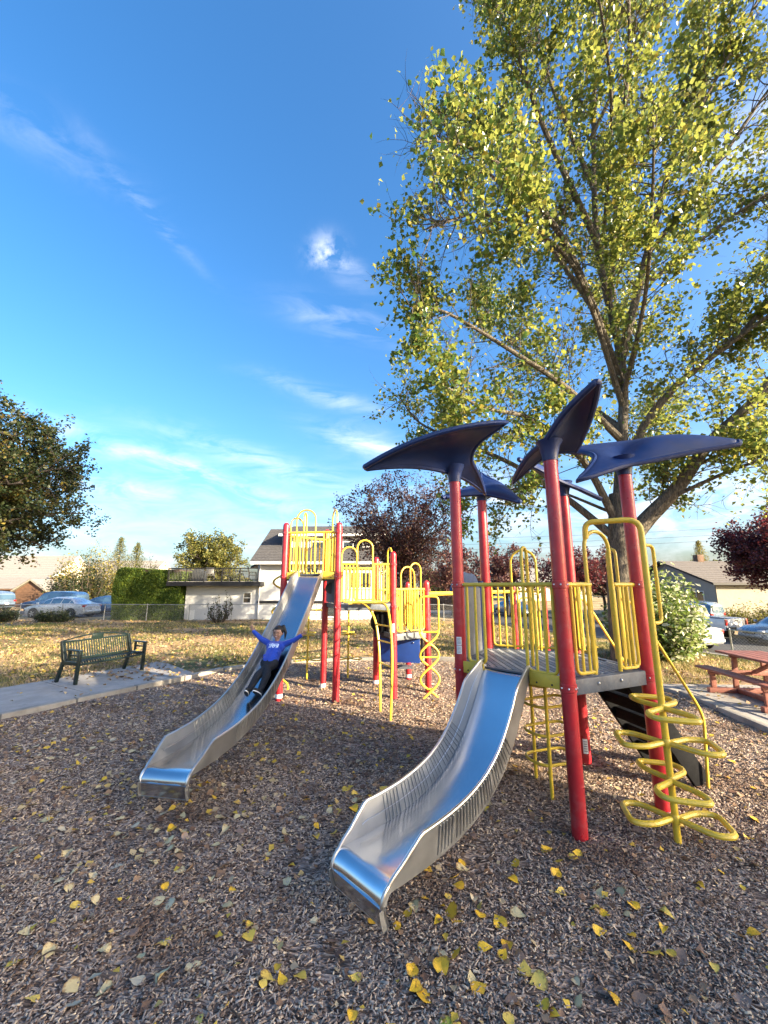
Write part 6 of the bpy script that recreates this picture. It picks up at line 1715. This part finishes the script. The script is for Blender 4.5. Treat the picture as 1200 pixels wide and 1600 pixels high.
def cars():
    zl = -0.215
    c = car('silver_car', (-23.3, 29.6, zl), math.radians(176), 'car_silver', 'silver sedan parked behind the chain link fence beside the hedge', 'sedan')
    v = car('white_suv', (-32.0, 31.2, zl), math.radians(-42), 'car_white', 'white sport utility car at the far left edge, facing the park', 'suv')
    MB().box((2.36, .25, .52), (.02, .42, .28)).build('green_sign', M['plate_teal'], v, org=(0, 0, 0))
    for s in (-1, 1): MB().bar((-1.3, s * .58, 1.86), (.2, s * .58, 1.86), .04, .05).build('roof_bar', M['galvanised'], v, org=(0, 0, 0))
    MB().box((-.6, 0, 1.96), (1.3, .8, .16)).build('roof_box', M['car_white'], v, org=(0, 0, 0), bevel=.05)
    car('blue_car', (-27.6, 34.2, zl), math.radians(178), 'car_blue', 'blue car behind the silver sedan, its roof rack showing above it', 'suv')
    car('navy_car', (-22.0, 33.2, zl), math.radians(8), 'car_blue', 'dark blue car between the silver sedan and the hedge', 'sedan')
    car('teal_car', (-35.5, 36.0, zl), math.radians(175), 'car_steel', 'steel blue car between the white car and the brown shed', 'suv')
    zs = -0.80; ang = math.atan2(.94, -.34)
    t = car('white_pickup', (17.9, 24.7, zs), ang + .02, 'car_white', 'white pickup truck parked on the street, tailgate to the camera', 'pickup', 'truck')
    car('dark_suv', (21.6, 29.6, zs), ang + .1, 'car_steel', 'dark van whose roof shows above the white pickup', 'suv')
    car('steel_blue_car', (20.5, 20.5, zs), ang + 1.2, 'car_steel', 'steel blue car cut off by the right edge of the picture', 'sedan')
    car('pale_car', (13.6, 20.2, zs), ang, 'car_silver', 'pale car half hidden behind the flowering bush', 'sedan')
    car('street_car', (12.6, 39.5, zs), ang + math.pi, 'car_steel', 'grey blue car far down the street seen through the railings', 'sedan')
    car('street_car', (10.4, 46.5, zs), ang + math.pi, 'car_blue', 'dark blue car farthest down the street seen through the railings', 'suv')
    car('street_car', (5.2, 41.6, zs + .42), math.radians(10), 'car_silver', 'silver car beyond the low deck of the farther play structure', 'sedan')
cars()

# ------------------------------------------------------------------ the child on the slide
def capsule(mb, a, b, ra, rb, n=14):
    """tapered limb with round ends"""
    a, b = V(a), V(b); d = (b - a); L = d.length; d = d / L
    pts, rs = [], []
    for i in range(4):
        t = math.pi / 2 * (1 - i / 4); pts.append(a - d * ra * math.sin(t)); rs.append(max(.0008, ra * math.cos(t)))
    pts.append(a); rs.append(ra); pts.append(b); rs.append(rb)
    for i in range(1, 5):
        t = math.pi / 2 * i / 4; pts.append(b + d * rb * math.sin(t)); rs.append(max(.0008, rb * math.cos(t)))
    mb.tube(pts, rs, n)
def fuse(name, mb, mat, parent, voxel, smooth=4, org=None):
    """melt overlapping volumes into one continuous skin"""
    o = mb.build(name, mat, None, org=org)
    o.location = (0, 0, 0)
    r = o.modifiers.new('fuse', 'REMESH'); r.mode = 'VOXEL'; r.voxel_size = voxel; r.use_smooth_shade = True
    if smooth:
        sm = o.modifiers.new('smooth', 'SMOOTH'); sm.iterations = smooth; sm.factor = 0.5
    dg = bpy.context.evaluated_depsgraph_get()
    me = bpy.data.meshes.new_from_object(o.evaluated_get(dg))
    if not me.materials: me.materials.append(mat)
    me.polygons.foreach_set('use_smooth', [True] * len(me.polygons))
    bpy.data.objects.remove(o)
    q = link(bpy.data.objects.new(name, me))
    if parent is not None: q.parent = parent
    return q
def child():
    ch, P, path, ln = SL2
    tot = ln[-1]
    def at(f, s, up):
        """a point f metres down the chute from its top, s across, up above the bed"""
        i = 0
        while i < len(ln) - 2 and ln[i + 1] < f: i += 1
        t = (f - ln[i]) / (ln[i + 1] - ln[i])
        return P(i, s, up).lerp(P(i + 1, s, up), t)
    f0 = 2.13                                  # hips, metres along the chute
    pel = at(f0, 0.0, 0.095)
    t = (at(f0 + .1, 0, 0) - at(f0 - .1, 0, 0)).normalized(); side = V((-0.986, 0.165, 0)); side = (side - t * side.dot(t)).normalized()
    # side points to the picture's left
    up = t.cross(side); 
    if up.z < 0: up = -up
    back = (-t * 0.92 + V((0, 0, 1)) * 0.22).normalized()      # lying back along the slide
    fwd = (up - back * up.dot(back)).normalized()              # chest direction
    if fwd.z < 0: fwd = -fwd
    org = pel.copy()
    root = empty('person', tuple(org), label='child in a blue sweater sliding down the farther slide with arms thrown wide', cat='person')
    root.scale = (.77, .77, .77)
    chest = pel + back * .30; neck = pel + back * .46 + fwd * .02
    headc = neck + back * .075 + fwd * .05 + V((0, 0, .085))
    shL, shR = chest + back * .12 + side * .135, chest + back * .12 - side * .135
    # arms flung out and up: picture left and right
    elL = shL + side * .20 + V((0, 0, .09)) + fwd * .03; wrL = elL + side * .155 + V((0, 0, .115)) + fwd * .04
    elR = shR - side * .21 + V((0, 0, .06)) + fwd * .03; wrR = elR - side * .18 + V((0, 0, .075)) + fwd * .05
    hipL, hipR = pel + side * .075, pel - side * .075
    knL = at(f0 + .36, .11, .15); knR = at(f0 + .37, -.06, .14)
    anL = at(f0 + .70, .125, .085); anR = at(f0 + .72, -.075, .085)
    sk = MB()
    # torso, limbs and neck under the clothes
    capsule(sk, pel, chest, .085, .080); capsule(sk, chest + side * .06, chest - side * .06, .070, .070); capsule(sk, chest, neck, .065, .045); capsule(sk, neck - back * .03, headc - V((0, 0, .03)), .042, .045)
    for a, b, c, s in ((shL, elL, wrL, 1), (shR, elR, wrR, -1)):
        capsule(sk, a, b, .046, .036); capsule(sk, b, c, .034, .024)
    for a, b, c in ((hipL, knL, anL), (hipR, knR, anR)):
        capsule(sk, a, b, .078, .055); capsule(sk, b, c, .054, .036)
    # head: face looks down the slide to the camera
    face = (V((-0.10, -1, -0.10))).normalized(); hx = face.cross(V((0, 0, 1))).normalized(); hu = hx.cross(face).normalized()
    HS = 1.18                                   # a child's head is large for the body
    R3 = Matrix((hx, -face, hu)).transposed() * HS
    hx, face, hu = hx * HS, face * HS, hu * HS
    sk.ball(headc + hu * .02, (.078, .092, .10), 18, 12, R3)
    sk.ball(headc - hu * .045 + face * .022, (.056, .062, .062), 16, 10, R3)
    capsule(sk, headc + hu * .012 + face * .082, headc - hu * .014 + face * .096, .008, .0125)      # nose
    for s in (-1, 1):
        sk.ball(headc + hx * s * .040 - hu * .025 + face * .060, (.026, .022, .024), 12, 8, R3)     # cheek
        sk.ball(headc + hx * s * .080 - hu * .004 - face * .008, (.010, .018, .028), 10, 8, R3)     # ear
        sk.ball(headc + hx * s * .030 + hu * .034 + face * .078, (.022, .012, .010), 10, 6, R3)     # brow
    sk.ball(headc - hu * .084 + face * .060, (.024, .02, .018), 12, 8, R3)                           # chin
    # open hands
    def hand(w, d, spread, thumb):
        d = d.normalized(); s = (spread - d * spread.dot(d)).normalized(); n = d.cross(s)
        capsule(sk, w, w + d * .03, .022, .024)
        for k in (-1, 0, 1): capsule(sk, w + d * .02 + s * k * .014, w + d * .062 + s * k * .020, .014, .0125)
        for k, L in ((-1.5, .052), (-.5, .062), (.5, .066), (1.5, .058)):
            b = w + d * .066 + s * k * .0165; m = b + (d + s * k * .16).normalized() * L * .52; e = m + (d + s * k * .20 + n * .28).normalized() * L * .48
            capsule(sk, b - d * .012, m, .0090, .0082, 10); capsule(sk, m, e, .0082, .0068, 10)
        tb = w + d * .022 + s * thumb * .02; tm = tb + (d * .55 + s * thumb).normalized() * .034; te = tm + (d * .95 + s * thumb * .6).normalized() * .026
        capsule(sk, tb, tm, .0115, .0095, 10); capsule(sk, tm, te, .0095, .0075, 10)
    hand(wrL, (wrL - elL) + V((0, 0, .16)), V((.9, -.2, -.4)), 1)
    hand(wrR, (wrR - elR) + V((0, 0, .02)), V((.15, -.2, 1)), 1)
    body = fuse('body', sk, M['skin'], root, .0052, 3, org=org)
    # sweater
    sw = MB()
    capsule(sw, pel + back * .03 + side * .03, pel + back * .16 + side * .03, .122, .118); capsule(sw, pel + back * .03 - side * .03, pel + back * .16 - side * .03, .122, .118)
    capsule(sw, pel + back * .10 + side * .035, chest + back * .03 + side * .035, .116, .118); capsule(sw, pel + back * .10 - side * .035, chest + back * .03 - side * .035, .116, .118); capsule(sw, chest + side * .085 + back * .05, chest - side * .085 + back * .05, .104, .104)
    for k, (bo, so) in enumerate(((.05, .0), (.11, .02), (.17, -.02))):
        capsule(sw, pel + back * bo + side * (.10 + so) + fwd * .075, pel + back * (bo + .02) - side * (.10 - so) + fwd * .08, .030, .026)      # folds of the cloth
    capsule(sw, shL - side * .05, shR + side * .05, .072, .072); capsule(sw, neck - back * .06, neck - back * .012, .066, .056)
    for a, b, c in ((shL, elL, wrL), (shR, elR, wrR)):
        capsule(sw, a, b, .066, .054); capsule(sw, b, c - (c - b).normalized() * .02, .053, .040); capsule(sw, a.lerp(chest, .35), a, .07, .064)
        capsule(sw, c - (c - b).normalized() * .035, c - (c - b).normalized() * .012, .039, .039)
    swo = fuse('sweater', sw, M['sweater'], body, .008, 5, org=org)
    # print across the chest: laid on the cloth
    pr = MB(); rows = []
    dg = bpy.context.evaluated_depsgraph_get(); 
    import mathutils
    bv = mathutils.bvhtree.BVHTree.FromPolygons([v.co[:] for v in swo.data.vertices], [p.vertices[:] for p in swo.data.polygons])
    for i in range(9):
        row = []
        for j in range(13):
            a = (j / 12 - .5) * .20; b = (i / 8 - .5) * .115
            w = .5 + .5 * math.sin(j * 1.1) * .5
            o = (chest + back * .01 + side * a + back * b * (0.75 + .25 * w)) - org + fwd * .3
            hit = bv.ray_cast(o, -fwd)
            row.append((hit[0] if hit[0] else o - fwd * .18) + fwd * .004)
        rows.append(row)
    pr.grid(rows); pr.build('sweater_print', M['sweater_print'], swo, org=(0, 0, 0), sharp=180)
    # jeans
    je = MB()
    capsule(je, pel - back * .01, pel + back * .05, .112, .108); capsule(je, hipL, hipR, .10, .10)
    for a, b, c in ((hipL, knL, anL), (hipR, knR, anR)):
        capsule(je, a, b, .096, .072); capsule(je, b, c - (c - b).normalized() * .035, .071, .054)
    fuse('jeans', je, M['jeans'], body, .008, 5, org=org)
    # shoes, toes up and out
    for an, kn, o in ((anL, knL, 1), (anR, knR, -.35)):
        leg = (an - kn).normalized(); toe = (up * .95 + side * o * .62 + t * .22).normalized()
        heel = an + leg * .035 - toe * .02
        shm = MB(); capsule(shm, heel, heel + toe * .12, .040, .034); capsule(shm, heel + toe * .02 - leg * .03, heel - leg * .03 + toe * .05, .038, .034)
        so = fuse('shoe', shm, M['shoe'], body, .007, 3, org=org)
        sl = MB(); nrm = leg - toe * leg.dot(toe); nrm.normalize(); sx = toe.cross(nrm)
        pts = []
        for i in range(16):
            a = i * math.pi / 8; pts.append(heel + toe * (.058 + .098 * math.cos(a)) + sx * .040 * math.sin(a) + nrm * .026)
        sl.prism(pts, nrm * .020); sl.build('shoe_sole', M['shoe_sole'], so, org=org, bevel=.004)
        sl = MB(); sl.prism([p + nrm * .0205 for p in [heel + (q - heel) * .93 + toe * .004 for q in pts]], nrm * .004); sl.build('sole_tread', M['shoe'], so, org=org)
    # hair pulled back to a pony tail
    ha = MB()
    ha.ball(headc + hu * .034 - face * .018, (.086, .090, .093), 20, 14, R3); ha.ball(headc + hu * .075 + face * .020, (.066, .06, .04), 16, 10, R3)
    capsule(ha, headc + hu * .085 - face * .05 - hx * .03, headc + hu * .10 - face * .05 - hx * .075, .028, .036)
    capsule(ha, headc + hu * .10 - face * .05 - hx * .075, headc - hu * .0 - face * .05 - hx * .115, .036, .030); capsule(ha, headc - hu * .0 - face * .05 - hx * .115, headc - hu * .10 - face * .04 - hx * .105, .028, .010)
    for s in (-1, 1): capsule(ha, headc + hx * s * .070 + hu * .05 + face * .02, headc + hx * s * .076 - hu * .02 - face * .012, .022, .014)
    fuse('hair', ha, M['hair'], body, .0055, 3, org=org)
    for s in (-1, 1):
        MB().ball(headc + hx * s * .031 + hu * .018 + face * .0835, (.0125, .005, .0065), 10, 6, R3).build('eye', M['eye_dark'], body, org=org)
        MB().bar(headc + hx * s * .016 + hu * .038 + face * .093, headc + hx * s * .048 + hu * .036 + face * .082, .006, .006).build('eyebrow', M['hair'], body, org=org)
    MB().ball(headc - hu * .046 + face * .0845, (.026, .007, .0085), 12, 6, R3).build('mouth', M['lip'], body, org=org)
    MB().ball(headc - hu * .0435 + face * .0885, (.019, .005, .0038), 12, 6, R3).build('teeth', M['white_label'], body, org=org)
child()
